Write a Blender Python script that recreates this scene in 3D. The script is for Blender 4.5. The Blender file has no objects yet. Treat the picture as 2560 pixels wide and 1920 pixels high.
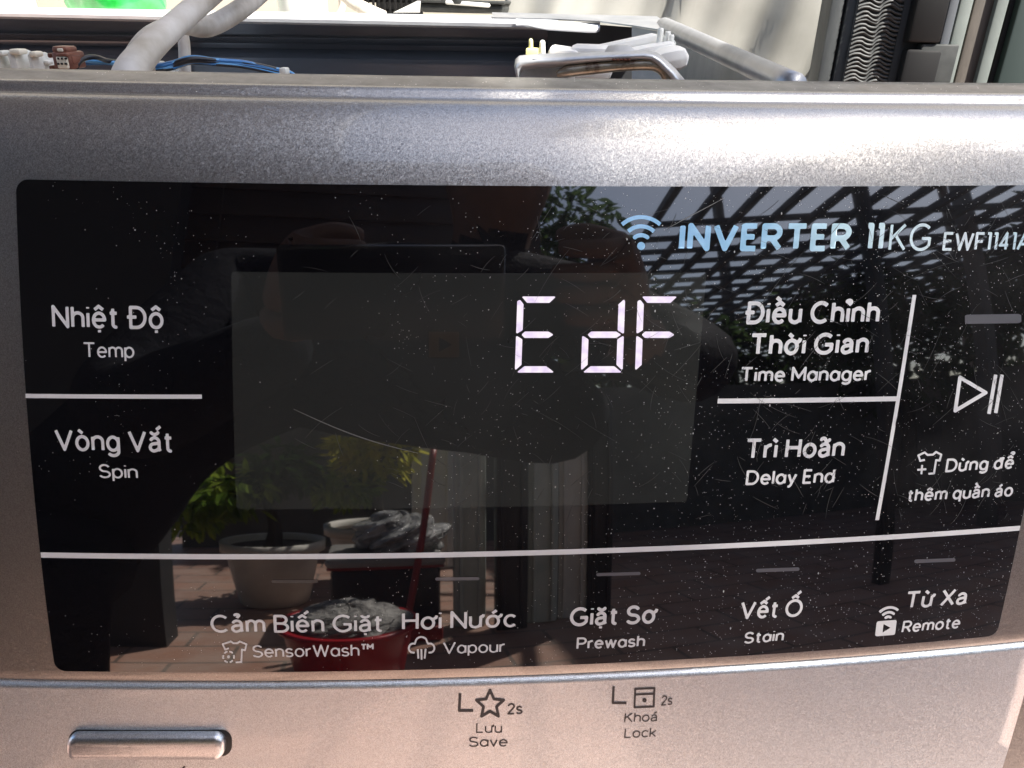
import bpy, bmesh, math, random, unicodedata
import numpy as np
from mathutils import Vector, Matrix
random.seed(7); np.random.seed(7)
sc = bpy.context.scene
col = sc.collection

# ------------------------------------------------------------------ camera, sky, sun, exposure
PITCH, YAW, ROLL, FPX = 0.459498, -0.077405, 0.021469, 1946.84      # phone held just above the fascia, tipped down
def cam_axes():
    cp, sp = math.cos(PITCH), math.sin(PITCH)
    f = np.array([0, cp, -sp]); u = np.array([0, sp, cp]); r = np.array([1., 0, 0])
    cy, sy = math.cos(YAW), math.sin(YAW)
    R = np.array([[cy, sy, 0], [-sy, cy, 0], [0, 0, 1]])
    f, u, r = R @ f, R @ u, R @ r
    cr, sr = math.cos(ROLL), math.sin(ROLL)
    return cr * r + sr * u, -sr * r + cr * u, f
CR, CU, CF = cam_axes()
cd = bpy.data.cameras.new('camera'); cam = bpy.data.objects.new('camera', cd); col.objects.link(cam)
cd.sensor_width = 36; cd.lens = FPX / 2560 * 36; cd.clip_start = 0.004; cd.clip_end = 2000
M = Matrix.Identity(4)
for i in range(3):
    M[i][0] = CR[i]; M[i][1] = CU[i]; M[i][2] = -CF[i]
cam.matrix_world = M
sc.camera = cam

SUN = Vector((0.51, -0.37, 0.78)).normalized()                       # towards the sun: behind the photographer, to the right
w = bpy.data.worlds.new('World'); sc.world = w; w.use_nodes = True
nt = w.node_tree; bg = nt.nodes['Background']
sky = nt.nodes.new('ShaderNodeTexSky'); sky.sky_type = 'NISHITA'; sky.sun_disc = False
sky.sun_elevation = math.asin(SUN.z); sky.sun_rotation = math.atan2(SUN.x, SUN.y)
sky.dust_density = 2.0
nt.links.new(sky.outputs[0], bg.inputs[0]); bg.inputs[1].default_value = 0.10
sd = bpy.data.lights.new('sun', 'SUN'); sd.energy = 5.0; sd.angle = math.radians(0.6); sd.color = (1, .95, .87)
so = bpy.data.objects.new('sun', sd); col.objects.link(so); so.rotation_euler = SUN.to_track_quat('Z', 'Y').to_euler()
sc.view_settings.view_transform = 'Standard'; sc.view_settings.look = 'None'
sc.view_settings.exposure = 1.92; sc.view_settings.gamma = 1.0; sc.view_settings.use_curve_mapping = False
sc.cycles.use_denoising = True
sc.cycles.max_bounces = 8; sc.cycles.glossy_bounces = 5

# ------------------------------------------------------------------ fascia surface: gently bowed in plan, convex in profile
BK, BX = 0.232534, -0.338659
ZT, ZG, ZGB, ZLINE = -0.049361, -0.2036, -0.19959, -0.15882
FLOOR = -0.885
def bow(x): return BK * (x - BX) ** 2
def prof(z): return 0.225573 + 0.415589 * z + 0.583999 * z * z
def dprof(z): return 0.415589 + 2 * 0.583999 * z
def surf(x, z, off=0.0):
    n = np.array([2 * BK * (x - BX), -1.0, dprof(z)]); n /= np.linalg.norm(n)
    return np.array([x, prof(z) + bow(x), z]) + n * off
def surf_v(x, z, off):
    x = np.asarray(x, float); z = np.asarray(z, float)
    n = np.stack([2 * BK * (x - BX), -np.ones_like(x), dprof(z)], 1); n /= np.linalg.norm(n, axis=1)[:, None]
    return np.stack([x, prof(z) + bow(x), z], 1) + n * off
def ray_v(px, py):
    px = np.asarray(px, float); py = np.asarray(py, float)
    return CF[None] + CR[None] * ((px - 1280) / FPX)[:, None] - CU[None] * ((py - 960) / FPX)[:, None]
def on_fascia(px, py):
    """photo measurement -> (x, z) on the fascia surface"""
    d = ray_v(np.atleast_1d(px), np.atleast_1d(py)); t = np.full(len(d), .22)
    for _ in range(30):
        P = d * t[:, None]
        g = P[:, 1] - prof(P[:, 2]) - bow(P[:, 0])
        dg = d[:, 1] - dprof(P[:, 2]) * d[:, 2] - 2 * BK * (P[:, 0] - BX) * d[:, 0]
        t = t - g / dg
    P = d * t[:, None]
    return P[:, 0], P[:, 2]
def at(px, py, Y):
    d = ray_v([px], [py])[0]
    return Vector(d * (Y / d[1]))

# ------------------------------------------------------------------ helpers
def tag(o, label=None, cat=None, group=None, kind=None):
    if label: o['label'] = label
    if cat: o['category'] = cat; o['kind'] = 'thing'
    if group: o['group'] = group
    if kind: o['kind'] = kind
    return o
def empty(name, loc, label, cat, group=None):
    o = bpy.data.objects.new(name, None); col.objects.link(o); o.location = loc
    o.empty_display_size = .01
    tag(o, label, cat, group); return o
def mesh_obj(name, verts, faces, mat, parent=None, smooth=True):
    me = bpy.data.meshes.new(name); me.from_pydata([tuple(map(float, v)) for v in verts], [], [tuple(map(int, f)) for f in faces]); me.update()
    if smooth: me.polygons.foreach_set('use_smooth', [True] * len(me.polygons))
    return link(name, me, mat, parent)
def link(name, me, mat, parent=None):
    for m in (mat if isinstance(mat, (list, tuple)) else [mat]): me.materials.append(m)
    o = bpy.data.objects.new(name, me); col.objects.link(o)
    if parent is not None:
        o.parent = parent
        o.matrix_parent_inverse = world_of(parent).inverted()
    return o
def world_of(p):
    m = p.matrix_basis.copy()
    if p.parent: m = world_of(p.parent) @ p.matrix_parent_inverse @ m
    return m
def bm_obj(name, bm, mat, parent=None, smooth=True):
    bmesh.ops.recalc_face_normals(bm, faces=bm.faces)
    me = bpy.data.meshes.new(name); bm.to_mesh(me); bm.free()
    if smooth:
        me.polygons.foreach_set('use_smooth', [True] * len(me.polygons))
        try: me.set_sharp_from_angle(angle=math.radians(38))
        except Exception: pass
    return link(name, me, mat, parent)
def box_bm(size, loc, bevel=0.0, rot=None, segs=2, bm=None):
    b = bmesh.new(); bmesh.ops.create_cube(b, size=1)
    for v in b.verts: v.co = Vector((v.co.x * size[0], v.co.y * size[1], v.co.z * size[2]))
    if bevel: bmesh.ops.bevel(b, geom=list(b.edges), offset=bevel, segments=segs, affect='EDGES', profile=.5)
    R = rot.to_4x4() if rot is not None else Matrix.Identity(4)
    bmesh.ops.transform(b, matrix=Matrix.Translation(loc) @ R, verts=b.verts)
    if bm is None: return b
    me = bpy.data.meshes.new('t'); b.to_mesh(me); b.free(); bm.from_mesh(me); bpy.data.meshes.remove(me); return bm
def box(name, size, loc, mat, parent=None, bevel=0.0, rot=None, segs=2):
    return bm_obj(name, box_bm(size, loc, bevel, rot, segs), mat, parent)
def catmull(pts, n=8):
    pts = [Vector(p) for p in pts]; P = [2 * pts[0] - pts[1]] + pts + [2 * pts[-1] - pts[-2]]; out = []
    for i in range(1, len(P) - 2):
        a, b, c, d = P[i - 1:i + 3]
        for k in range(n):
            t = k / n
            out.append(.5 * ((2 * b) + (c - a) * t + (2 * a - 5 * b + 4 * c - d) * t * t + (3 * b - a - 3 * c + d) * t ** 3))
    return out + [pts[-1]]
def tube_data(pts, rad, seg=12, caps=True):
    pts = [Vector(p) for p in pts]; n = len(pts)
    rad = rad if hasattr(rad, '__len__') else [rad] * n
    V, F = [], []
    t0 = (pts[1] - pts[0]).normalized(); up = Vector((0, 0, 1)) if abs(t0.z) < .9 else Vector((1, 0, 0))
    nrm = (up - t0 * up.dot(t0)).normalized()
    for i, p in enumerate(pts):
        t = (pts[min(i + 1, n - 1)] - pts[max(i - 1, 0)]).normalized()
        nrm = (nrm - t * nrm.dot(t)).normalized(); b = t.cross(nrm)
        for k in range(seg):
            a = 2 * math.pi * k / seg
            V.append(p + (nrm * math.cos(a) + b * math.sin(a)) * rad[i])
    for i in range(n - 1):
        for k in range(seg):
            k2 = (k + 1) % seg
            F.append((i * seg + k, i * seg + k2, (i + 1) * seg + k2, (i + 1) * seg + k))
    if caps:
        F.append(tuple(range(seg))[::-1]); F.append(tuple((n - 1) * seg + k for k in range(seg)))
    return V, F
def tube(name, pts, rad, mat, parent=None, seg=12, n=8, raw=False):
    P = [Vector(p) for p in pts] if raw else catmull(pts, n)
    if hasattr(rad, '__len__') and len(rad) != len(P):
        rad = list(np.interp(np.linspace(0, 1, len(P)), np.linspace(0, 1, len(rad)), rad))
    V, F = tube_data(P, rad, seg); return mesh_obj(name, V, F, mat, parent)
def lathe(name, prof_pts, loc, mat, parent=None, seg=32):
    V, F = [], []
    for r, z in prof_pts:
        for k in range(seg):
            a = 2 * math.pi * k / seg; V.append((loc[0] + r * math.cos(a), loc[1] + r * math.sin(a), loc[2] + z))
    for i in range(len(prof_pts) - 1):
        for k in range(seg):
            k2 = (k + 1) % seg; F.append((i * seg + k, i * seg + k2, (i + 1) * seg + k2, (i + 1) * seg + k))
    return mesh_obj(name, V, F, mat, parent)

# ------------------------------------------------------------------ materials
def mat(name, base=(.5, .5, .5), rough=.5, metal=0., spec=.5, ior=None, coat=0., coat_rough=.03, emit=None, estr=0., trans=0., sss=0.):
    m = bpy.data.materials.new(name); m.use_nodes = True; b = m.node_tree.nodes['Principled BSDF']
    b.inputs['Base Color'].default_value = (*base, 1); b.inputs['Roughness'].default_value = rough
    b.inputs['Metallic'].default_value = metal; b.inputs['Specular IOR Level'].default_value = spec
    if ior: b.inputs['IOR'].default_value = ior
    b.inputs['Coat Weight'].default_value = coat; b.inputs['Coat Roughness'].default_value = coat_rough
    if trans: b.inputs['Transmission Weight'].default_value = trans
    if emit: b.inputs['Emission Color'].default_value = (*emit, 1); b.inputs['Emission Strength'].default_value = estr
    return m
def N(m, t, **kw):
    n = m.node_tree.nodes.new(t)
    for k, v in kw.items(): setattr(n, k, v)
    return n
def L(m, a, b): m.node_tree.links.new(a, b)
def bsdf(m): return m.node_tree.nodes['Principled BSDF']
def coords(m, scale=(1, 1, 1), rot=(0, 0, 0)):
    tc = N(m, 'ShaderNodeTexCoord'); mp = N(m, 'ShaderNodeMapping')
    mp.inputs['Scale'].default_value = scale; mp.inputs['Rotation'].default_value = rot
    L(m, tc.outputs['Object'], mp.inputs[0]); return mp.outputs[0]
def noise(m, vec, scale, detail=3, rough=.5, dist=0):
    n = N(m, 'ShaderNodeTexNoise'); n.inputs['Scale'].default_value = scale; n.inputs['Detail'].default_value = detail
    n.inputs['Roughness'].default_value = rough; n.inputs['Distortion'].default_value = dist
    L(m, vec, n.inputs['Vector']); return n
def ramp(m, fac, stops):
    r = N(m, 'ShaderNodeValToRGB'); e = r.color_ramp.elements
    while len(e) < len(stops): e.new(.5)
    for el, (p, c) in zip(e, stops):
        el.position = p; el.color = (*c, 1) if hasattr(c, '__len__') else (c, c, c, 1)
    L(m, fac, r.inputs[0]); return r.outputs[0]
def math_n(m, op, a, b=None, clamp=False):
    n = N(m, 'ShaderNodeMath', operation=op); n.use_clamp = clamp
    for i, v in enumerate((a, b)):
        if v is None: continue
        if isinstance(v, (int, float)): n.inputs[i].default_value = v
        else: L(m, v, n.inputs[i])
    return n.outputs[0]
def mix(m, fac, a, b):
    n = N(m, 'ShaderNodeMix', data_type='RGBA')
    for i, v in ((0, fac), (6, a), (7, b)):
        if isinstance(v, (int, float)): n.inputs[i].default_value = v
        elif isinstance(v, tuple): n.inputs[i].default_value = (*v, 1)
        else: L(m, v, n.inputs[i])
    return n.outputs[2]
def mottle(m, c1, c2, scale, detail=4, inp='Base Color', stretch=(1, 1, 1)):
    n = noise(m, coords(m, stretch), scale, detail, .6)
    r = ramp(m, n.outputs[0], [(.3, c1), (.7, c2)]); L(m, r, bsdf(m).inputs[inp]); return n
def bump(m, height, strength, dist):
    b = N(m, 'ShaderNodeBump'); b.inputs['Strength'].default_value = strength; b.inputs['Distance'].default_value = dist
    L(m, height, b.inputs['Height']); L(m, b.outputs[0], bsdf(m).inputs['Normal']); return b

def dust_mask(m, dens=.5, cell=900., grow=None):
    """little lint flecks and grains: random cells, each holding a small, randomly stretched speck"""
    out = None
    for k, (s, st, thr, rad) in enumerate(((cell * 2.2, (1, 1, 1), .88, .30), (cell, (1, 1, 1), .93, .20), (cell * .45, (1.5, 1, .7), .955, .15), (cell * .30, (1, 1, 2.6), .975, .09))):
        v = N(m, 'ShaderNodeTexVoronoi'); v.inputs['Scale'].default_value = s
        wob = coords(m, st, (.3 * k, .5 * k, .9 * k)); L(m, wob, v.inputs['Vector'])
        sep = N(m, 'ShaderNodeSeparateColor'); L(m, v.outputs['Color'], sep.inputs[0])
        nz = noise(m, coords(m), 26, 3, .6)
        t = math_n(m, 'SUBTRACT', 1.02 - (1 - thr) * 0.28, math_n(m, 'MULTIPLY', ramp(m, nz.outputs[0], [(.46, 0.), (.70, 1.25)]), (1 - thr) * dens))
        if grow is not None: t = math_n(m, 'ADD', t, math_n(m, 'MULTIPLY', math_n(m, 'SUBTRACT', 1.0, grow), (1 - thr) * .40))
        if grow is not None: t = math_n(m, 'SUBTRACT', t, math_n(m, 'MULTIPLY', grow, (1 - thr) * .9))
        on = math_n(m, 'GREATER_THAN', sep.outputs[0], t)
        near = math_n(m, 'LESS_THAN', v.outputs['Distance'], math_n(m, 'MULTIPLY', sep.outputs[1], rad * .85))
        o = math_n(m, 'MULTIPLY', on, near)
        out = o if out is None else math_n(m, 'MAXIMUM', out, o)
    return out
def right_side(m, x0, x1):
    tc = N(m, 'ShaderNodeTexCoord'); s = N(m, 'ShaderNodeSeparateXYZ'); L(m, tc.outputs['Object'], s.inputs[0])
    r = N(m, 'ShaderNodeMapRange'); r.inputs[1].default_value = x0; r.inputs[2].default_value = x1; L(m, s.outputs[0], r.inputs[0])
    return r.outputs[0]
# silver metallic paint
def silver_paint(name, base, rough, flake=.12, cell=4200.):
    m = mat(name, base, rough, 1.0, coat=.8, coat_rough=.06)
    v = N(m, 'ShaderNodeTexVoronoi'); v.inputs['Scale'].default_value = cell; L(m, coords(m), v.inputs['Vector'])
    v2 = N(m, 'ShaderNodeTexVoronoi'); v2.inputs['Scale'].default_value = cell * .55; L(m, coords(m), v2.inputs['Vector'])
    geo = N(m, 'ShaderNodeNewGeometry')
    def sub(c): 
        q = N(m, 'ShaderNodeVectorMath', operation='SUBTRACT'); q.inputs[1].default_value = (.5, .5, .5); L(m, c, q.inputs[0]); return q.outputs[0]
    ad = N(m, 'ShaderNodeVectorMath', operation='ADD'); L(m, sub(v.outputs['Color']), ad.inputs[0]); L(m, sub(v2.outputs['Color']), ad.inputs[1])
    s = N(m, 'ShaderNodeVectorMath', operation='SCALE'); s.inputs['Scale'].default_value = flake; L(m, ad.outputs[0], s.inputs[0])
    a2 = N(m, 'ShaderNodeVectorMath', operation='ADD'); L(m, geo.outputs['Normal'], a2.inputs[0]); L(m, s.outputs[0], a2.inputs[1])
    nn = N(m, 'ShaderNodeVectorMath', operation='NORMALIZE'); L(m, a2.outputs[0], nn.inputs[0])
    L(m, nn.outputs[0], bsdf(m).inputs['Normal'])
    sep = N(m, 'ShaderNodeSeparateColor'); L(m, v.outputs['Color'], sep.inputs[0])
    c = mix(m, sep.outputs[2], tuple(x * .8 for x in base), tuple(min(1, x * 1.25) for x in base))
    d = dust_mask(m, .25, 700.)
    L(m, mix(m, d, c, (.75, .74, .7)), bsdf(m).inputs['Base Color'])
    L(m, math_n(m, 'SUBTRACT', 1.0, d), bsdf(m).inputs['Metallic'])
    return m
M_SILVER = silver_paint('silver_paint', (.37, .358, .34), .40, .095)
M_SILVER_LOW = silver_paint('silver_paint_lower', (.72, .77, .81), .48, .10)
def dusty(name, base):
    m = mat(name, base, .5, 0.0, coat=.35, coat_rough=.12)
    d = dust_mask(m, 1.0, 520., right_side(m, -.2, .0))
    n = noise(m, coords(m, (1, 1, 1)), 160, 4, .7)
    c = ramp(m, n.outputs[0], [(.3, tuple(x * .7 for x in base)), (.75, tuple(min(1, x * 1.5) for x in base))])
    L(m, mix(m, d, c, (.78, .75, .68)), bsdf(m).inputs['Base Color'])
    bump(m, n.outputs[0], .3, .0004)
    return m
M_LIP = dusty('dusty_lip', (.13, .125, .115))
# black control glass
def glass_black(name, base, dust_on=True):
    m = mat(name, base, .03, 0, ior=1.8)
    if dust_on:
        g = right_side(m, -.10, .12)
        d = dust_mask(m, 1.1, 820., math_n(m, 'MULTIPLY', g, 1.5))
        d2 = d
        fine = noise(m, coords(m), 9, 4, .65)
        film = math_n(m, 'MULTIPLY', ramp(m, fine.outputs[0], [(.42, 0.), (.75, 1.)]), math_n(m, 'ADD', math_n(m, 'MULTIPLY', g, .030), .002))
        c = mix(m, math_n(m, 'ADD', math_n(m, 'MULTIPLY', d2, .55), film, True), base, (.85, .84, .80))
        L(m, c, bsdf(m).inputs['Base Color'])
        L(m, math_n(m, 'ADD', math_n(m, 'MULTIPLY', d2, .5), .022), bsdf(m).inputs['Roughness'])
    return m
M_GLASS = glass_black('black_control_glass', (.0035, .0035, .0045))
M_WINDOW = glass_black('smoked_display_window', (.026, .028, .0255))
M_INK = mat('white_print', (.74, .75, .74), .4, coat=.9, coat_rough=.04)
M_BLUE = mat('foil_print_painted_sheen', (.20, .44, .70), .35, .25, coat=.9, coat_rough=.04)
L(M_BLUE, ramp(M_BLUE, right_side(M_BLUE, .03, .15), [(0., (.30, .56, .80)), (.22, (.36, .64, .82)), (.45, (.60, .82, .86)), (.78, (.80, .88, .88)), (1., (.50, .76, .84))]), bsdf(M_BLUE).inputs['Base Color'])  # foil's angle-dependent sheen painted as a blue-to-pale ramp along x
M_GREYINK = mat('grey_lamp_lens', (.10, .10, .11), .4, coat=1, coat_rough=.04)
M_GREYDIM = mat('dim_lamp_lens', (.035, .035, .035), .4, coat=1, coat_rough=.04)
M_GHOST = mat('unlit_display_icon', (.022, .018, .012), .4, coat=1, coat_rough=.04)
M_SEG = mat('lit_segment', (.1, .09, .1), .4, emit=(.93, .80, 1), estr=.26)
nz = noise(M_SEG, coords(M_SEG), 420, 3); L(M_SEG, ramp(M_SEG, nz.outputs[0], [(.35, (.78, .64, .90)), (.62, (1, .90, 1))]), bsdf(M_SEG).inputs['Emission Color'])
M_DARKINK = mat('dark_grey_print', (.055, .05, .05), .5)
M_GAP = mat('dark_gap', (.012, .012, .012), .6)
M_CHROME = mat('satin_chrome', (.66, .66, .67), .16, 1.0)

# ------------------------------------------------------------------ stroke lettering
def A(cx, cy, rx, ry, a0, a1, n=None):
    n = n or max(4, int(abs(a1 - a0) / 14)); return [(cx + rx * math.cos(math.radians(a0 + (a1 - a0) * i / n)), cy + ry * math.sin(math.radians(a0 + (a1 - a0) * i / n))) for i in range(n + 1)]
XH = .70
def ell(cx, cy, rx, ry): return A(cx, cy, rx, ry, 0, 360, 28)
def arch(x, W): r = W / 2; return A(x + r, XH - .24, r, .24, 180, 0) + [(x + W, 0)]
SH = [A(.29, .745, .26, .255, 22, 270) + A(.29, .245, .29, .245, 90, -158)[1:]]
def glyph(c, geo):
    W = .46
    g = {
     'n': ([[(0, 0), (0, XH)], arch(0, W)], W), 'h': ([[(0, 0), (0, 1)], arch(0, W)], W),
     'm': ([[(0, 0), (0, XH)], arch(0, .39), arch(.39, .39)], .78),
     'u': ([[(0, XH), (0, .24)] + A(W / 2, .24, W / 2, .24, 180, 360), [(W, XH), (W, 0)]], W),
     'i': ([[(0, 0), (0, XH)], [(0, .92), (0, 1)]], 0), '\u0131': ([[(0, 0), (0, XH)]], 0),
     'r': ([[(0, 0), (0, XH)], A(.25, XH - .27, .25, .27, 180, 82)], .27),
     't': ([[(.13, .93), (.13, .14)] + A(.28, .14, .15, .14, 180, 275), [(0, XH), (.31, XH)]], .31),
     'e': ([[(.01, .36), (.51, .36)] + A(.26, .35, .25, .35, 2, 318)[0:]], .52),
     'o': ([ell(.26, .35, .26, .35)], .52), 'c': ([A(.26, .35, .26, .35, 42, 318)], .47),
     'a': (([ell(.25, .35, .25, .35), [(.5, 0), (.5, XH)]] if geo else [A(.22, .47, .20, .23, 160, 0) + [(.42, .12), (.46, 0)], [(.42, .42), (.30, .40)] + A(.18, .19, .18, .19, 95, 270) + [(.30, .04), (.42, .15)]]), .5 if geo else .46),
     'd': ([ell(.25, .35, .25, .35), [(.5, 0), (.5, 1)]], .5), '\u0111': ([ell(.25, .35, .25, .35), [(.5, 0), (.5, 1)], [(.27, .86), (.63, .86)]], .55),
     'q': ([ell(.25, .35, .25, .35), [(.5, -.28), (.5, XH)]], .5),
     'g': ([ell(.25, .35, .25, .35), [(.5, XH), (.5, -.06)] + A(.25, -.06, .25, .22, 0, -150)], .5),
     'p': ([[(0, -.28), (0, XH)], ell(.25, .35, .25, .35)], .5),
     's': ([[(x * .72, y * XH) for x, y in SH[0]]], .42), 'l': ([[(0, 0), (0, 1)]], 0),
     'y': ([[(0, XH), (.23, 0)], [(.46, XH), (.18, -.16)] + [(.10, -.26), (0, -.27)]], .46),
     'v': ([[(0, XH), (.22, 0), (.44, XH)]], .44), 'w': ([[(0, XH), (.18, 0), (.36, XH), (.54, 0), (.72, XH)]], .72),
     'k': ([[(0, 0), (0, 1)], [(.42, XH), (0, .26)], [(.14, .38), (.44, 0)]], .44),
     'N': ([[(0, 0), (0, 1), (.62, 0), (.62, 1)]], .62), 'V': ([[(0, 1), (.36, 0), (.72, 1)]], .72),
     'D': ([[(0, 0), (0, 1), (.28, 1)] + A(.28, .5, .38, .5, 90, -90) + [(0, 0), (0, .1)]], .66),
     '\u0110': ([[(.08, 0), (.08, 1), (.34, 1)] + A(.34, .5, .38, .5, 90, -90) + [(.08, 0), (.08, .1)], [(-.08, .52), (.34, .52)]], .72),
     'C': ([A(.40, .5, .40, .5, 46, 314)], .72), 'T': ([[(0, 1), (.66, 1)], [(.33, 1), (.33, 0)]], .66),
     'G': ([A(.42, .5, .42, .5, 46, 322) + [(.76, .45), (.44, .45)]], .78),
     'H': ([[(0, 0), (0, 1)], [(.62, 0), (.62, 1)], [(0, .53), (.62, .53)]], .62),
     'B': ([[(0, .52), (.31, .52)] + A(.31, .26, .27, .26, 90, -90) + [(0, 0), (0, 1), (.29, 1)] + A(.29, .76, .24, .24, 90, -90)], .57),
     'S': ([[(x, y) for x, y in SH[0]]], .58), 'X': ([[(0, 0), (.64, 1)], [(0, 1), (.64, 0)]], .64),
     'O': ([ell(.42, .5, .42, .5)], .84), 'I': ([[(0, 0), (0, 1)]], 0),
     'E': ([[(.46, 1), (0, 1), (0, 0), (.46, 0)], [(0, .52), (.40, .52)]], .46),
     'F': ([[(.44, 1), (0, 1), (0, 0)], [(0, .50), (.38, .50)]], .42),
     'R': ([[(0, 0), (0, 1), (.30, 1)] + A(.30, .73, .26, .27, 90, -90) + [(0, .46)], [(.28, .46), (.58, 0)]], .57),
     'P': ([[(0, 0), (0, 1), (.30, 1)] + A(.30, .73, .27, .27, 90, -90) + [(0, .46)]], .56),
     'K': ([[(0, 0), (0, 1)], [(.54, 1), (0, .42)], [(.17, .60), (.58, 0)]], .58),
     'W': ([[(0, 1), (.24, 0), (.48, 1), (.72, 0), (.96, 1)]], .96),
     'A': ([[(0, 0), (.34, 1), (.68, 0)], [(.12, .34), (.56, .34)]], .68),
     'L': ([[(0, 1), (0, 0), (.46, 0)]], .46), 'M': ([[(0, 0), (0, 1), (.38, .25), (.76, 1), (.76, 0)]], .76),
     '1': ([[(0, 1), (.17, 1), (.17, 0)]], .17), '4': ([[(.36, 0), (.36, 1), (0, .27), (.50, .27)]], .48),
     '2': ([A(.24, .74, .24, .26, 165, -20) + [(0, 0), (.50, 0)]], .50),
     '\u2122': ([[(0, 1), (.30, 1)], [(.15, 1), (.15, .56)], [(.40, .56), (.40, 1), (.57, .75), (.74, 1), (.74, .56)]], .74),
    }
    return g[c]
def accent(mk, cx, y, up):
    if mk == '\u0302': return [[(cx - .19, y - .03), (cx, y + .14), (cx + .19, y - .03)]]
    if mk == '\u0306': return [A(cx, y + .15, .18, .17, 195, 345)]
    if mk == '\u0300': return [[(cx - .16 , y + .15 + up), (cx + .03, y - .03 + up)]]
    if mk == '\u0301': return [[(cx + .16, y + .15 + up), (cx - .03, y - .03 + up)]]
    if mk == '\u0309': return [A(cx, y + .13 + up, .10, .08, 170, -60) + [(cx, y - .03 + up)]]
    if mk == '\u0303': return [A(cx - .11, y + .04, .10, .09, 180, 0) + A(cx + .09, y + .05, .10, .09, 180, 360)]
    if mk == '\u0323': return [[(cx, -.27), (cx, -.14)]]
def layout(text, geo, wgt, gap):
    """centre-line strokes in cap-height units, outline starts at x = 0"""
    S = []; x = wgt / 2; prev = None; smaller = 1 - wgt
    for ch in text:
        if ch == ' ': x += .30; prev = None; continue
        dec = unicodedata.normalize('NFD', ch); b, marks = dec[0], dec[1:]
        cap = b.isupper() or b == '\u0110'
        if b == 'i' and any(k in marks for k in '\u0300\u0301\u0309'): b = '\u0131'
        st, wd = glyph(b, geo); bx = x
        pieces = [list(s) for s in st]
        cx = wd / 2 if b != 'd' and b != '\u0111' else .25
        base = 1.18 if cap else .90
        if '\u031b' in marks: pieces.append([(wd - .02, XH - .10 if b == 'o' else XH - .02), (wd + .10, XH - .02), (wd + .13, XH + .12)])
        shape = [k for k in marks if k in '\u0302\u0306']
        for k in marks:
            if k == '\u031b': continue
            if k in '\u0302\u0306\u0323': pieces += accent(k, cx, base, 0)
            else: pieces += accent(k, cx + (.12 if shape and k != '\u0300' else -.02 if shape else 0), base, .25 if shape else 0)
        for s in pieces: S.append([(px + bx, py * smaller + wgt / 2) for px, py in s])
        x = bx + wd + wgt + gap
        if '\u031b' in marks: x += .07
    return S, x - gap - wgt / 2
def sdf(S, w, X, Y):
    D = np.full(X.shape, 9.)
    h = w / 2
    for s in S:
        s = [s[0]] + [b for a, b in zip(s, s[1:]) if math.hypot(b[0] - a[0], b[1] - a[1]) > 1e-7]
        closed = len(s) > 3 and math.hypot(s[0][0] - s[-1][0], s[0][1] - s[-1][1]) < 1e-6
        n = len(s) - 1
        for i in range(n):
            (ax, ay), (bx, by) = s[i], s[i + 1]; dx, dy = bx - ax, by - ay; l2 = dx * dx + dy * dy
            m = (X > min(ax, bx) - w * 1.5) & (X < max(ax, bx) + w * 1.5) & (Y > min(ay, by) - w * 1.5) & (Y < max(ay, by) + w * 1.5)
            if not m.any(): continue
            xs, ys = X[m], Y[m]; l = math.sqrt(l2)
            tt = ((xs - ax) * dx + (ys - ay) * dy) / l2; t = np.clip(tt, 0, 1)
            d = np.hypot(xs - ax - t * dx, ys - ay - t * dy) - h
            if not closed and i == 0: d = np.maximum(d, -tt * l - (0 if False else 0.0 + h * .0) - h * .999 * 0)
            if not closed and i == n - 1: d = np.maximum(d, (tt - 1) * l)
            D[m] = np.minimum(D[m], d)
    return D
def fill(D, X, Y):
    """marching squares: polygons of the region D < 0; returns points (u, v) and faces"""
    ny, nx = D.shape; V = []; F = []; idx = {}
    def vert(key, p):
        if key not in idx: idx[key] = len(V); V.append(p)
        return idx[key]
    ins = D < 0
    cell = ins[:-1, :-1] | ins[1:, :-1] | ins[:-1, 1:] | ins[1:, 1:]
    for j, i in zip(*np.nonzero(cell)):
        c = [(j, i), (j, i + 1), (j + 1, i + 1), (j + 1, i)]; poly = []
        for k in range(4):
            a, b = c[k], c[(k + 1) % 4]; da, db = D[a], D[b]
            if da < 0: poly.append(vert(a, (X[a], Y[a])))
            if (da < 0) != (db < 0):
                t = da / (da - db); key = (a, b) if a < b else (b, a)
                poly.append(vert(key, (X[a] + t * (X[b] - X[a]), Y[a] + t * (Y[b] - Y[a]))))
        if len(poly) >= 3: F.append(poly)
    return V, F
def grid(x0, x1, y0, y1, c):
    nx = max(3, int((x1 - x0) / c) + 2); ny = max(3, int((y1 - y0) / c) + 2)
    return np.meshgrid(x0 + np.arange(nx) * c, y0 + np.arange(ny) * c)
LIFT = .00042
def lettering(name, text, xl, yl, xr, yr, cap, wgt, m, parent, geo=False, gap=None, off=LIFT):
    if gap is None: gap = .07 if geo else .085
    S, W = layout(text, geo, wgt, gap)
    xs = [p[0] for s in S for p in s]; W = max(xs) + wgt / 2; W0 = min(xs) - wgt / 2
    (ux, uz) = on_fascia([xl, xr, xl], [yl, yr, yl - cap])
    H = uz[2] - uz[0]
    X, Y = grid(-.12, W + .1, -.46, 1.75, wgt / 5.0)
    D = sdf(S, wgt, X, Y); V, F = fill(D, X, Y); V = np.array(V)
    t = (V[:, 0] - W0) / (W - W0)
    P = surf_v(ux[0] + t * (ux[1] - ux[0]), uz[0] + t * (uz[1] - uz[0]) + V[:, 1] * H, off)
    return mesh_obj(name, P, F, m, parent)
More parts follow.
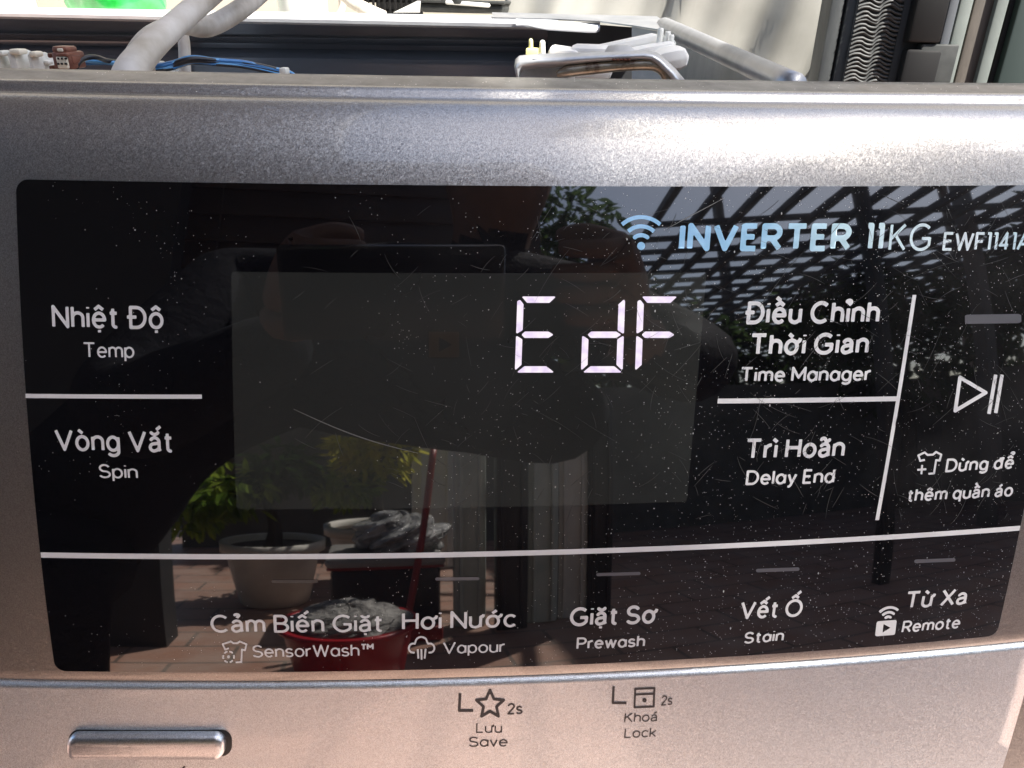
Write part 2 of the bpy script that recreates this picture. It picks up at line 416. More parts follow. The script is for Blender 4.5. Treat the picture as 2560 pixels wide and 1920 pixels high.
def drawn(name, S, wpx, m, parent, off=LIFT, fn=None, box_=None, cell=None):
    """strokes measured in photo pixels, laid on the fascia"""
    if box_ is None:
        xs = [p[0] for s in S for p in s]; ys = [p[1] for s in S for p in s]
        box_ = (min(xs) - wpx, max(xs) + wpx, min(ys) - wpx, max(ys) + wpx)
    X, Y = grid(*box_, cell or wpx / 5.0)
    D = fn(X, Y) if fn else sdf(S, wpx, X, Y)
    V, F = fill(D, X, Y); V = np.array(V); ux, uz = on_fascia(V[:, 0], V[:, 1])
    return mesh_obj(name, surf_v(ux, uz, off), [f[::-1] for f in F], m, parent)
def ribbon(name, x0, z0, x1, z1, wd, m, parent, off=LIFT, n=40):
    V, F = [], []; L_ = math.hypot(x1 - x0, z1 - z0); nx, nz = -(z1 - z0) / L_ * wd / 2, (x1 - x0) / L_ * wd / 2
    for i in range(n + 1):
        t = i / n; x = x0 + t * (x1 - x0); z = z0 + t * (z1 - z0)
        V += [surf(x + nx, z + nz, off), surf(x - nx, z - nz, off)]
        if i: F.append((2 * i - 2, 2 * i - 1, 2 * i + 1, 2 * i))
    return mesh_obj(name, V, F, m, parent)
def ribbon_px(name, xa, ya, xb, yb, wpx, m, parent, off=LIFT):
    ux, uz = on_fascia([xa, xb, (xa + xb) / 2, (xa + xb) / 2], [ya, yb, (ya + yb) / 2 - wpx / 2, (ya + yb) / 2 + wpx / 2])
    wd = abs(uz[2] - uz[3]) if abs(xb - xa) > abs(yb - ya) else abs(on_fascia([xa - wpx / 2, xa + wpx / 2], [ya, ya])[0] @ np.array([-1, 1]))
    return ribbon(name, ux[0], uz[0], ux[1], uz[1], wd, m, parent, off)
# ------------------------------------------------------------------ washing machine: fascia
washer = empty('washing_machine', (-.1, .5, FLOOR), 'silver front-loading washing machine with its lid off and black control panel lit', 'washing machine')
def bez(p0, p1, p2, p3, n):
    out = []
    for i in range(n + 1):
        t = i / n; a = (1 - t) ** 3; b = 3 * t * (1 - t) ** 2; c = 3 * t * t * (1 - t); d = t ** 3
        out.append((a * p0[0] + b * p1[0] + c * p2[0] + d * p3[0], a * p0[1] + b * p1[1] + c * p2[1] + d * p3[1]))
    return out
XEND = .196
def extrude_profile(name, P, xs, mats, parent, mat_of=None, drop_end=True):
    V, F, MI = [], [], []
    n = len(P)
    for x in xs:
        for (y, z) in P: V.append((x, y + bow(x), z))
    for i in range(len(xs) - 1):
        for j in range(n - 1):
            F.append((i * n + j, i * n + j + 1, (i + 1) * n + j + 1, (i + 1) * n + j)); MI.append(mat_of(j) if mat_of else 0)
    if drop_end:
        b = len(V); i = len(xs) - 1; x = xs[-1]
        for j, (y, z) in enumerate(P): V.append((x + .0015, y + bow(x) + .003, z))
        for j in range(n - 1): F.append((i * n + j, i * n + j + 1, b + j + 1, b + j)); MI.append(0)
        c = len(V)
        for j, (y, z) in enumerate(P): V.append((x + .0018, max(y, .24) + bow(x) + .03, z))
        for j in range(n - 1): F.append((b + j, b + j + 1, c + j + 1, c + j)); MI.append(0)
    o = mesh_obj(name, V, F, mats, parent)
    o.data.polygons.foreach_set('material_index', MI)
    bm = bmesh.new(); bm.from_mesh(o.data); bmesh.ops.recalc_face_normals(bm, faces=bm.faces); bm.to_mesh(o.data); bm.free()
    try: o.data.set_sharp_from_angle(angle=math.radians(50))
    except Exception: pass
    return o
xs = list(np.linspace(-.36, XEND, 90))
lip = [(.2408, -.062), (.2408, -.0231), (.2404, -.0225), (.2396, -.0223), (.2352, -.0229), (.2305, -.0236), (.2264, -.0242)]
lip += [(.2257, -.0244), (.2250, -.0248), (.2244, -.0255), (.2240, -.0263), (.2236, -.0269), (.2233, -.0272)]
roll = bez((.2228, -.0274), (.2160, -.0282), (.2101, -.0394), (prof(ZT), ZT), 26)
front = [(prof(z), z) for z in np.linspace(ZT, ZG + .0008, 46)[1:]]
P_up = lip + roll + front + [(prof(ZG) + .0003, ZG + .0003), (prof(ZG) + .0012, ZG), (prof(ZG) + .006, ZG)]
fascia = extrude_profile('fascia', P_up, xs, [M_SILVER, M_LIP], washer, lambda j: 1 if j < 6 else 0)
# lower band, its rounded top edge in the gap
XLOW = float(np.mean(on_fascia([2560, 2498], [1768, 1920])[0]))
zl = ZG - .0009
P_lo = [(prof(zl) + .006, zl)] + [(prof(zl - .0026) + .0030 - .0030 * math.sin(a), zl - .0026 + .0026 * math.cos(a)) for a in np.linspace(0, math.pi / 2, 9)]
P_lo += [(prof(z), z) for z in np.linspace(zl - .0030, -.31, 24)]
xs2 = list(np.linspace(-.36, XLOW, 90))
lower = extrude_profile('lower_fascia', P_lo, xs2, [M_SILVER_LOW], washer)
P_tr = [(prof(zl) + .009, zl - .001)] + [(prof(z) + .0045, z) for z in np.linspace(zl - .004, -.31, 12)]
extrude_profile('side_trim', P_tr, list(np.linspace(XLOW + .0035, XEND + .02, 12)), [M_SILVER], washer)
extrude_profile('gap_backing', [(prof(z) + .012, z) for z in np.linspace(ZG + .004, -.31, 10)], list(np.linspace(-.35, XEND, 30)), [M_GAP], washer, None, False)

# ------------------------------------------------------------------ black control glass
GX0, GX1 = -.1609, .1572
def rounded_sheet(name, x0, x1, z0, z1, r, off, m, parent, nz=70, nx=110, rim=True, rims=.0002):
    zs = []
    k = 8
    zs += [z1 - r + r * math.sin(math.radians(90 - 90 * i / k)) for i in range(k + 1)]
    zs += list(np.linspace(z1 - r, z0 + r, nz))[1:-1]
    zs += [z0 + r - r * math.sin(math.radians(90 * i / k)) for i in range(k + 1)]
    V, F = [], []
    for z in zs:
        dz = max(0, z - (z1 - r), (z0 + r) - z); ins = r - math.sqrt(max(0, r * r - dz * dz))
        a, b = x0 + ins, x1 - ins
        for i in range(nx + 1): V.append(surf(a + (b - a) * i / nx, z, off))
    W = nx + 1
    for j in range(len(zs) - 1):
        for i in range(nx): F.append((j * W + i, j * W + i + 1, (j + 1) * W + i + 1, (j + 1) * W + i))
    if rim:
        loop = [i for i in range(W)] + [j * W + nx for j in range(1, len(zs))] + [(len(zs) - 1) * W + i for i in range(nx - 1, -1, -1)] + [j * W for j in range(len(zs) - 2, 0, -1)]
        b = len(V)
        for q in loop:
            v = V[q]; n = np.array([2 * BK * (v[0] - BX), -1.0, dprof(v[2])]); n /= np.linalg.norm(n); V.append(v - n * (off + rims))
        for i in range(len(loop)):
            j = (i + 1) % len(loop); F.append((loop[i], b + i, b + j, loop[j]))
    o = mesh_obj(name, V, F, m, parent)
    bm = bmesh.new(); bm.from_mesh(o.data); bmesh.ops.remove_doubles(bm, verts=bm.verts, dist=1e-7); bmesh.ops.recalc_face_normals(bm, faces=bm.faces); bm.to_mesh(o.data); bm.free()
    try: o.data.set_sharp_from_angle(angle=math.radians(50))
    except Exception: pass
    return o
glass = rounded_sheet('control_glass', GX0, GX1, ZGB, ZT, .0035, .0003, M_GLASS, washer)
wx, wz = on_fascia([583, 1742, 1200, 1200], [960, 960, 683, 1267])
rounded_sheet('display_window', wx[0], wx[1], wz[3], wz[2], .0008, .00036, M_WINDOW, glass, 30, 60)

# divider lines
zline = ZLINE
ribbon('divider_line', GX0 + .0002, zline, GX1 - .0002, zline, .00175, M_INK, glass, n=90)
ribbon_px('divider_line', 66, 989, 506, 991, 10.5, M_INK, glass)
ribbon_px('divider_line', 1793, 1002, 2243, 996, 12, M_INK, glass)
ux, uz = on_fascia([2284, 2238, 2191], [737, 1020, 1299])
ribbon('divider_line', ux[0], uz[0], ux[2], uz[2], .00125, M_INK, glass)

# printed captions
R_, G_ = .118, .105
cap = lambda *a, **k: lettering('caption', *a, M_INK, glass, **k)
cap('Nhiệt Độ', 133, 820, 411, 823, 58, 0.142)
cap('Temp', 210, 894, 338, 895, 39, 0.120, geo=True)
cap('Vòng Vắt', 141, 1126, 435, 1131, 55, 0.142)
cap('Spin', 250, 1194, 347, 1196, 35, 0.122, geo=True)
cap('Cảm Biến Giặt', 529, 1580, 958, 1578, 45, 0.137)
cap('SensorWash\u2122', 633, 1642, 935, 1638, 31, 0.120, geo=True)
cap('Hơi Nước', 1005, 1574, 1290, 1566, 45, 0.137)
cap('Vapour', 1107, 1633, 1263, 1629, 30, 0.120, geo=True)
cap('Giặt Sơ', 1423, 1565, 1642, 1557, 48, 0.162)
cap('Prewash', 1440, 1622, 1611, 1615, 30, 0.157, geo=True)
cap('Vết Ố', 1847, 1547, 2002, 1540, 45, 0.152)
cap('Stain', 1858, 1608, 1957, 1601, 29, 0.157, geo=True)
cap('Từ Xa', 2258, 1521, 2413, 1510, 43, 0.152)
cap('Remote', 2251, 1581, 2396, 1569, 30, 0.157, geo=True)
cap('Trì Hoãn', 1859, 1148, 2108, 1142, 52, 0.162)
cap('Delay End', 1862, 1212, 2083, 1207, 37, 0.157, geo=True)
cap('Điều Chỉnh', 1855, 811, 2195, 808, 58, 0.172)
cap('Thời Gian', 1870, 889, 2168, 885, 56, 0.172)
cap('Time Manager', 1847, 955, 2175, 952, 38, 0.157, geo=True)
cap('Dừng để', 2360, 1180, 2530, 1171, 34, 0.162)
cap('thêm quần áo', 2264, 1254, 2528, 1240, 33, 0.162)
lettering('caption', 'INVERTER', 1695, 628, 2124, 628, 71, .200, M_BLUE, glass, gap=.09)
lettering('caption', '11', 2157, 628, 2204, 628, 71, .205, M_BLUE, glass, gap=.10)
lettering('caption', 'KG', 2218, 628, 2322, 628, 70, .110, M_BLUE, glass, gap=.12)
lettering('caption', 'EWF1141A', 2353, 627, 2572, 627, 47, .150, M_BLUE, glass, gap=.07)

# seven-segment read-out: E d F
def digit(xl, xr, yt, ym, yb, on, sk=.035):
    w = 16.0; g = 3.5
    X = lambda x, y: x + (ym - y) * sk
    def poly(name, pts):
        pts = [(X(x, y), y) for x, y in pts]
        def fn(XX, YY):
            D = np.full(XX.shape, -9.)
            n = len(pts)
            for i in range(n):
                (ax, ay), (bx, by) = pts[i], pts[(i + 1) % n]; l = math.hypot(bx - ax, by - ay)
                D = np.maximum(D, -((bx - ax) * (YY - ay) - (by - ay) * (XX - ax)) / l)
            return D
        xs_ = [p[0] for p in pts]; ys_ = [p[1] for p in pts]
        drawn('digit_segment', None, w, M_SEG, glass, fn=fn, box_=(min(xs_) - 3, max(xs_) + 3, min(ys_) - 3, max(ys_) + 3), cell=2.4)
    S = {
     'a': [(xl + g + 7, yt), (xr - g, yt), (xr - w - g, yt + w), (xl + w + g + 5, yt + w)],
     'f': [(xl, yt + g + 8), (xl + 7, yt + g + 5), (xl + w, yt + w + g), (xl + w, ym - w / 2 - g), (xl + 3, ym - g), (xl, ym - g)],
     'b': [(xr - w, yt + w + g), (xr - 3, yt + g + 4), (xr, yt + g + 8), (xr, ym - g), (xr - 4, ym - g), (xr - w, ym - w / 2 - g)],
     'e': [(xl, ym + g), (xl + 3, ym + g), (xl + w, ym + w / 2 + g), (xl + w, yb - w - g), (xl + 3, yb - g - 4), (xl, yb - g - 4)],
     'c': [(xr - w, ym + w / 2 + g), (xr - 3, ym + g), (xr, ym + g), (xr, yb - g - 4), (xr - 3, yb - g - 4), (xr - w, yb - w - g)],
     'd': [(xl + w + g + 4, yb - w), (xr - w - g - 2, yb - w), (xr - g, yb - 2), (xr - g, yb), (xl + g + 3, yb), (xl + g + 4, yb - 3)],
     'g': [(xl + g + 10, ym), (xl + w + g + 2, ym - w / 2), (xr - w - g, ym - w / 2), (xr - g - 3, ym), (xr - w - g, ym + w / 2), (xl + w + g + 2, ym + w / 2)],
    }
    for s in on: poly('s', S[s])
digit(1290, 1390, 741, 836.5, 931, 'afged')
digit(1455, 1559, 741, 836.5, 931, 'bgecd')
digit(1590, 1692, 741, 836.5, 931, 'afge')
# faint unlit icon in the window
def play_box(X, Y, cx, cy, hw, hh, r, tri, skew=0.0):
    x = X - cx + (Y - cy) * skew; y = Y - cy
    qx, qy = np.abs(x) - hw + r, np.abs(y) - hh + r
    b = np.hypot(np.maximum(qx, 0), np.maximum(qy, 0)) + np.minimum(np.maximum(qx, qy), 0) - r
    t = np.maximum(np.maximum(-(x + tri * .75), x * .5 + np.abs(y) * .87 - tri * .60), -9)
    return np.maximum(b, -t)
drawn('display_icon', None, 8, M_GHOST, glass, fn=lambda X, Y: play_box(X, Y, 1110, 861, 38, 32, 3, 17), box_=(1060, 1160, 820, 900), cell=2.5)

# icons
def polyI(pts, s, ox, oy): return [(ox + x / s, oy + y / s) for x, y in pts]
def arcI(cx, cy, r, a0, a1, n=16): return [(cx + r * math.cos(math.radians(a0 + (a1 - a0) * i / n)), cy - r * math.sin(math.radians(a0 + (a1 - a0) * i / n))) for i in range(n + 1)]
for r in (72, 49, 27): pass
wifi = [arcI(1602, 613, r, 90 - a, 90 + a) for r, a in ((70, 43), (47, 43), (25, 44))]
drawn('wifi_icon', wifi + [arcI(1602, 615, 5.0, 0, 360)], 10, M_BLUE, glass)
shirt = polyI([(1398, 1460), (1376, 1468), (1361, 1436), (1412, 1419), (1425, 1430), (1452, 1430), (1465, 1419), (1506, 1437), (1497, 1474), (1478, 1468), (1475, 1545), (1440, 1547)], 2.44, 0, 1020)
gear = [polyI([(1397 + 33 * math.cos(math.radians(a + k * 60)), 1513 + 33 * math.sin(math.radians(a + k * 60))) for a in range(-19, 20, 6)], 2.44, 0, 1020) for k in range(6)]
drawn('sensor_shirt_icon', [shirt] + gear + [arcI(1397 / 2.44, 1020 + 1513 / 2.44, 1.6, 0, 360)], 4.2, M_INK, glass)
shirt2 = polyI([(1586, 314), (1558, 320), (1547, 287), (1585, 269), (1603, 284), (1636, 282), (1655, 266), (1686, 282), (1677, 318), (1655, 316), (1642, 396), (1608, 399)], 2.44, 1660, 1020)
plus = [polyI([(1570, 345), (1565, 402)], 2.44, 1660, 1020), polyI([(1540, 375), (1595, 371)], 2.44, 1660, 1020)]
drawn('add_clothes_icon', [shirt2] + plus, 5.0, M_INK, glass)
cl = [(578, 1488)] + [(570 + 28 * math.cos(math.radians(a)), 1460 - 28 * math.sin(math.radians(a))) for a in range(250, 60, -15)] + \
     [(618 + 36 * math.cos(math.radians(a)), 1428 - 36 * math.sin(math.radians(a))) for a in range(175, 0, -15)] + \
     [(670 + 28 * math.cos(math.radians(a)), 1460 - 28 * math.sin(math.radians(a))) for a in range(110, -80, -15)] + [(662, 1488)]
bars = [[(597, 1466), (601, 1524)], [(619, 1466), (620, 1530)], [(645, 1464), (638, 1524)]]
drawn('vapour_cloud_icon', [polyI(s, 2.44, 800, 1020) for s in [cl] + bars], 4.6, M_INK, glass)
drawn('remote_signal_icon', [[(x + (1545 - y) * .12, y - (x - 2218) * .1) for x, y in arcI(2218, 1549, r, 90 - 46, 90 + 46)] for r in (32, 20, 9)], 6.5, M_INK, glass)
drawn('remote_play_icon', None, 8, M_INK, glass, fn=lambda X, Y: play_box(X, Y + (X - 2213) * .08, 2213, 1568.5, 25, 18.5, 5, 9.5, .12), box_=(2180, 2246, 1540, 1596), cell=1.6)
tri = [(2398, 943), (2462, 981), (2386, 1026), (2398, 943), (2425, 959)]
drawn('start_pause_icon', [tri, [(2487, 936), (2470, 1034)], [(2503, 936), (2487, 1032)]], 9, M_INK, glass)

def lens(xa, xb, ya, yb, wpx, m, name='indicator_lamp'): 
    return drawn(name, [[(xa + wpx / 2, ya), (xb - wpx / 2, yb)]], wpx, m, glass, fn=None, cell=1.6) if False else drawn(name, None, wpx, m, glass, cell=1.6, box_=(xa - 4, xb + 4, min(ya, yb) - wpx, max(ya, yb) + wpx),
        fn=lambda X, Y: (lambda t: np.hypot(X - xa - t * (xb - xa), Y - ya - t * (yb - ya)) - wpx / 2)(np.clip((X - xa) / (xb - xa), .03, .97)))
lens(680, 795, 1452, 1452, 8, M_GREYDIM); lens(1089, 1198, 1446, 1445, 8, M_GREYINK); lens(1491, 1600, 1435, 1432, 8, M_GREYINK)
lens(1890, 1996, 1425, 1421, 9, M_GREYINK); lens(2285, 2385, 1402, 1398, 9, M_GREYINK)
lens(2414, 2546, 798, 796, 23, M_GREYINK)

# fine scratches and lint on the glass
M_SCR = mat('scratch_haze', (.055, .055, .052), .5)
def scratch_set(name, items, m, parent):
    V, F = [], []
    for (pts, wpx) in items:
        P = [(p[0], p[1]) for p in pts]
        for k, (x, y) in enumerate(P):
            x2, y2 = P[min(k + 1, len(P) - 1)]; x1, y1 = P[max(k - 1, 0)]; l = math.hypot(x2 - x1, y2 - y1) + 1e-9
            w_ = wpx * (.35 + .65 * math.sin(math.pi * (k + .3) / (len(P) - .4))) / 2; nx_, ny_ = -(y2 - y1) / l * w_, (x2 - x1) / l * w_
            V += [(x + nx_, y + ny_), (x - nx_, y - ny_)]
            if k: b = len(V); F.append((b - 4, b - 3, b - 1, b - 2))
    V = np.array(V); ux, uz = on_fascia(V[:, 0], V[:, 1])
    o = mesh_obj(name, surf_v(ux, uz, LIFT + .00006), F, m, parent); o['kind'] = 'stuff'; return o
rs = random.Random(5); items = []
for k in range(330):
    x = 700 + 1840 * rs.random() ** .7; y = rs.uniform(500, 1290); a_ = rs.choice((-.9, -.5, .35, .6, 1.2, -1.1)) + rs.uniform(-.25, .25); l = rs.uniform(12, 110) * (1.5 if rs.random() < .12 else .7); c_ = rs.uniform(-.25, .25)
    items.append(([(x + l * t * math.cos(a_ + c_ * t), y + l * t * math.sin(a_ + c_ * t)) for t in np.linspace(-.5, .5, 8)], rs.uniform(.5, 1.25)))
scratch_set('scratches', items, M_SCR, glass)
scratch_set('long_scratch', [([(735 + 310 * t, 1022 + 108 * t + 12 * math.sin(t * 3)) for t in np.linspace(0, 1, 14)], 2.6), ([(1660 + 150 * t, 575 - 80 * t) for t in np.linspace(0, 1, 8)], 2.2)], mat('scratch_bright', (.16, .16, .15), .5), glass)

# ------------------------------------------------------------------ lower band: push button and dark captions
def pad(name, xa, xb, ya, yb, rings, m, parent, rpx=20, seg=8):
    """rounded key: rings of (inset px, height m)"""
    V, F = [], []; rows = []
    cx, cy = (xa + xb) / 2, (ya + yb) / 2
    for ins, h in rings:
        r = max(.5, rpx - ins); pts = []
        for qx, qy, a0 in ((xb - ins - r, ya + ins + r, -90), (xb - ins - r, yb - ins - r, 0), (xa + ins + r, yb - ins - r, 90), (xa + ins + r, ya + ins + r, 180)):
            for k in range(seg + 1):
                a = math.radians(a0 + 90 * k / seg); pts.append((qx + r * math.cos(a), qy + r * math.sin(a)))
        n = len(pts); ux, uz = on_fascia([p[0] for p in pts], [p[1] for p in pts]); P = surf_v(ux, uz, h)
        b = len(V); V += list(P); rows.append((b, n))
    for (b0, n), (b1, _) in zip(rows, rows[1:]):
        for k in range(n): F.append((b0 + k, b0 + (k + 1) % n, b1 + (k + 1) % n, b1 + k))
    F.append(tuple(range(rows[-1][0], rows[-1][0] + rows[-1][1])))
    o = mesh_obj(name, V, F, m, parent)
    try: o.data.set_sharp_from_angle(angle=math.radians(60))
    except Exception: pass
    return o
pad('button_recess_shade', 172, 580, 1824, 1890, [(0, .0001), (1, .00022)], M_GAP, lower, 26)  # flat dark patch paints the recess's shade around the key
key = pad('push_button', 175, 566, 1826, 1887, [(0, .0002), (0, .0017), (1.5, .0024), (5, .0030), (11, .0034), (18, .0036)], M_CHROME, lower, 25)
M_KEY = silver_paint('key_silver', (.72, .74, .76), .36, .08)
key.data.materials.clear(); key.data.materials.append(M_KEY)
dk = lambda *a, **k: lettering('caption', *a, M_DARKINK, lower, off=.00012, **k)
drawn('corner_mark', [[(1150, 1733), (1148, 1776), (1183, 1776)]], 7, M_DARKINK, lower, off=.00012)
drawn('corner_mark', [[(1534, 1715), (1532, 1757), (1566, 1757)]], 6, M_DARKINK, lower, off=.00012)
star = [(1225 + (36 if k % 2 == 0 else 17) * math.sin(math.radians(k * 36)), 1761 - (36 if k % 2 == 0 else 17) * math.cos(math.radians(k * 36))) for k in range(11)]
star[-1] = star[0]
drawn('star_mark', [star], 7, M_DARKINK, lower, off=.00012)
dk('2s', 1268, 1786, 1306, 1785, 28, .13, geo=True)
dk('Lưu', 1190, 1832, 1255, 1832, 25, .10)
dk('Save', 1172, 1867, 1269, 1866, 25, .10, geo=True)
drawn('lock_mark', [[(1588, 1722), (1636, 1720), (1634, 1766), (1586, 1768), (1588, 1722)], [(1588, 1736), (1635, 1734)], arcI(1611, 1750, 3, 0, 360)], 5, M_DARKINK, lower, off=.00012)
dk('2s', 1652, 1764, 1680, 1762, 25, .12, geo=True)
dk('Khoá', 1560, 1806, 1643, 1803, 24, .10)
dk('Lock', 1560, 1845, 1640, 1842, 24, .10, geo=True)
dk('ế', 447, 1955, 470, 1955, 33, .12)

# ------------------------------------------------------------------ cabinet seen over the lip
M_STEEL = mat('galvanised_steel', (.25, .30, .37), .20, .45)
n_ = mottle(M_STEEL, (.12, .138, .165), (.18, .20, .235), 5, 2)
M_STEELW = mat('white_enamel_rim', (.70, .72, .75), .3, .2, coat=.4)
mottle(M_STEELW, (.58, .60, .64), (.78, .80, .82), 20)
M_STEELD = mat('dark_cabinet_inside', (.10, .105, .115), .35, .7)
def rows_mesh(name, rows, xa, xb, m, parent, n=24):
    V, F = [], []
    for (yl, yr, Y) in rows:
        for i in range(n + 1):
            px = xa + (xb - xa) * i / n; t = px / 1640
            V.append(at(px, yl + (yr - yl) * t, Y))
    W = n + 1
    for j in range(len(rows) - 1):
        for i in range(n): F.append((j * W + i, (j + 1) * W + i, (j + 1) * W + i + 1, j * W + i + 1))
    o = mesh_obj(name, V, F, m, parent)
    try: o.data.set_sharp_from_angle(angle=math.radians(35))
    except Exception: pass
    return o
rows_mesh('cabinet_rim', [(17, 46, .84), (19, 50, .82), (22, 53, .802), (25, 57, .798), (33, 66, .797), (41, 75, .798), (45, 79, .804), (47, 80, .82)], -140, 1395, M_STEELW, washer)
rows_mesh('back_panel', [(45, 78, .83), (80, 104, .832), (84, 107, .826), (86, 109, .826), (90, 113, .834), (100, 122, .842), (112, 134, .844), (124, 146, .838), (136, 158, .832), (150, 170, .832), (200, 220, .838), (330, 350, .838)], -140, 1600, M_STEEL, washer)
# body below and inside, so the open cabinet shows no floor
box('front_panel', (.60, .02, .585), Vector((-.11, .30, FLOOR + .01 + .2925)), M_SILVER, washer, .004)
box('inner_tub', (.56, .48, .06), Vector((-.12, .56, -.30)), M_STEELD, washer, .02)
box('side_wall', (.01, .52, .80), Vector((-.412, .57, FLOOR + .42)), M_STEEL, washer, .002)
# corner plate, folded tab, post, side
def flat(name, pts, m, parent, thick=.0012, smooth=False):
    """sheet metal plate from corner points, given real thickness"""
    bm = bmesh.new(); vs = [bm.verts.new(p) for p in pts]; f = bm.faces.new(vs)
    r = bmesh.ops.extrude_face_region(bm, geom=[f]); nv = [e for e in r['geom'] if isinstance(e, bmesh.types.BMVert)]
    bm.normal_update(); nrm = f.normal.copy()
    bmesh.ops.translate(bm, verts=nv, vec=nrm * thick)
    return bm_obj(name, bm, m, parent, smooth)
M_PLATE = mat('grey_sheet_steel', (.38, .40, .43), .42, .8); mottle(M_PLATE, (.30, .32, .35), (.46, .47, .49), 30)
flat('corner_plate', [at(1230, 34, .83), at(1642, 44, .84), at(1702, 86, .70), at(1583, 67, .75), at(1500, 56, .79), at(1380, 50, .80), at(1230, 46, .80)], M_PLATE, washer)
tabV = []
for i, (px, t, b) in enumerate(((1290, 47, 66), (1320, 49, 66), (1345, 52, 72), (1370, 54, 76), (1420, 55, 79), (1470, 56, 82), (1490, 56, 82), (1499, 56, 78), (1500, 56, 72))):
    for k in range(4): tabV.append(at(px, t + (b - t) * k / 3, .795 - .006 * math.sin(k / 3 * 2.2)))
tabF = [(i * 4 + k, i * 4 + k + 1, i * 4 + k + 5, i * 4 + k + 4) for i in range(8) for k in range(3)]
mesh_obj('folded_tab', tabV, tabF, M_STEELW, washer)
flat('inner_bracket', [at(1484, 76, .80), at(1500, 62, .80), at(1580, 68, .80), at(1580, 92, .80), at(1495, 92, .80)], M_STEELD, washer)
flat('corner_post', [at(1582, 67, .76), at(1680, 84, .72), at(1680, 240, .72), at(1582, 220, .76)], M_PLATE, washer)
flat('inside_shade_panel', [at(1370, 76, .828), at(1600, 80, .82), at(1600, 240, .82), at(1370, 230, .828)], M_STEELD, washer)  # dark sheet stands in for the shade in the cabinet's back corner
A0, A1 = at(1660, 66, .78), at(1985, 215, .315)
tube('side_rail', [A0, A0.lerp(A1, .33), A0.lerp(A1, .66), A1], [.0075, .0065, .0055, .0048], M_PLATE, washer, seg=14)
flat('side_panel', [A0 + Vector((-.002, 0, -.004)), A1 + Vector((-.002, 0, -.003)), A1 + Vector((-.002, 0, -.25)), A0 + Vector((-.002, 0, -.25))], M_PLATE, washer)
# ------------------------------------------------------------------ loose things over the open cabinet
M_CABLE = mat('old_grey_cable', (.55, .52, .47), .5); n_ = mottle(M_CABLE, (.30, .26, .21), (.66, .64, .60), 60, 5, stretch=(1, 1, .5))
M_CABLE2 = mat('light_grey_cable', (.60, .58, .54), .45); mottle(M_CABLE2, (.34, .31, .26), (.60, .58, .55), 45, 6)
M_BLUEW = mat('blue_wire', (.03, .16, .42), .35); M_BLACKW = mat('black_wire', (.01, .012, .02), .35); M_LBLUEW = mat('light_blue_wire', (.10, .32, .62), .35)
M_NYLON = mat('white_nylon', (.70, .72, .68), .4); mottle(M_NYLON, (.60, .62, .57), (.78, .79, .76), 90)
M_BROWN = mat('brown_plastic', (.16, .06, .04), .4); mottle(M_BROWN, (.10, .035, .025), (.22, .09, .06), 120)
M_CREAM = mat('cream_plastic', (.74, .70, .58), .4)
c1 = tube('power_cable', [at(300, 300, .30), at(322, 190, .31), at(370, 125, .33), at(440, 60, .36), at(540, -25, .40), at(640, -110, .44)], [.0063, .0062, .0056, .0052, .0050, .0050], M_CABLE2, seg=18)
tag(c1, 'thick pale grey cable in front, rising diagonally out of the cabinet', 'cable')
c2 = tube('power_cable', [at(372, 300, .345), at(352, 165, .34), at(350, 128, .335), at(392, 84, .35), at(455, 62, .40), at(520, 66, .42), at(600, 24, .44), at(690, -50, .48), at(800, -120, .5)], [.0056, .0056, .0048, .0044, .0046, .0050, .0050, .0050, .005], M_CABLE, seg=18)
tag(c2, 'dirty grey cable twisted behind the pale one, bending right', 'cable')
c3 = tube('grey_cable', [at(470, 300, .42), at(463, 185, .42), at(461, 120, .425), at(457, 72, .43), at(470, 40, .44)], .0030, M_CABLE, seg=14)
tag(c3, 'short thin grey cable hanging straight down below the twisted pair', 'cable')

bun = empty('wire_bundle', at(420, 250, .36), 'bundle of blue and black wires lying along the cabinet edge', 'wires')
random.seed(3)
for k, (m, dy) in enumerate(((M_BLACKW, 0), (M_BLACKW, 5), (M_BLUEW, 3), (M_BLUEW, 8), (M_LBLUEW, -2), (M_LBLUEW, 6), (M_BLACKW, 9), (M_BLUEW, -1))):
    y = lambda v: v + dy + random.uniform(-2, 2)
    tube('wire', [at(330, y(170), .37 + .002 * k), at(390, y(168), .37), at(430, y(160), .375), at(480, y(146), .38 + .001 * k), at(540, y(150), .39), at(610, y(158), .40), at(680, y(172), .41), at(735, y(190), .42), at(760, y(240), .42)], .00095, m, bun, seg=8)
tube('wire', [at(186, 215, .34), at(192, 165, .34), at(212, 146, .345), at(240, 143, .35), at(270, 152, .36), at(320, 158, .37)], .0011, M_BLACKW, bun, seg=8)
tube('wire', [at(180, 150, .36), at(215, 152, .36), at(260, 155, .36), at(320, 160, .365)], .0009, M_LBLUEW, bun, seg=8)
tube('wire', [at(182, 156, .362), at(215, 158, .362), at(260, 157, .362), at(320, 162, .367)], .0009, M_BLUEW, bun, seg=8)
def pbox(name, x0, y0, x1, y1, Y, depth, m, parent=None, bevel=.0008, tilt=0., rz=0.):
    a, b = at(x0, y0, Y), at(x1, y1, Y); c = (a + b) / 2
    size = (abs(b.x - a.x), depth, abs(at((x0 + x1) / 2, y0, Y).z - at((x0 + x1) / 2, y1, Y).z))
    R = Matrix.Rotation(tilt, 3, 'Y') @ Matrix.Rotation(rz, 3, 'Z')
    return box(name, size, c + Vector((0, depth / 2, 0)), m, parent, min(bevel, min(size) * .45), R)
pbox('cable_tie', 383, 154, 402, 178, .372, .006, M_NYLON, bun); pbox('cable_tie', 696, 170, 716, 192, .40, .006, M_NYLON, bun)
pbox('tie_strap', 380, 173, 432, 190, .374, .004, M_NYLON, bun)

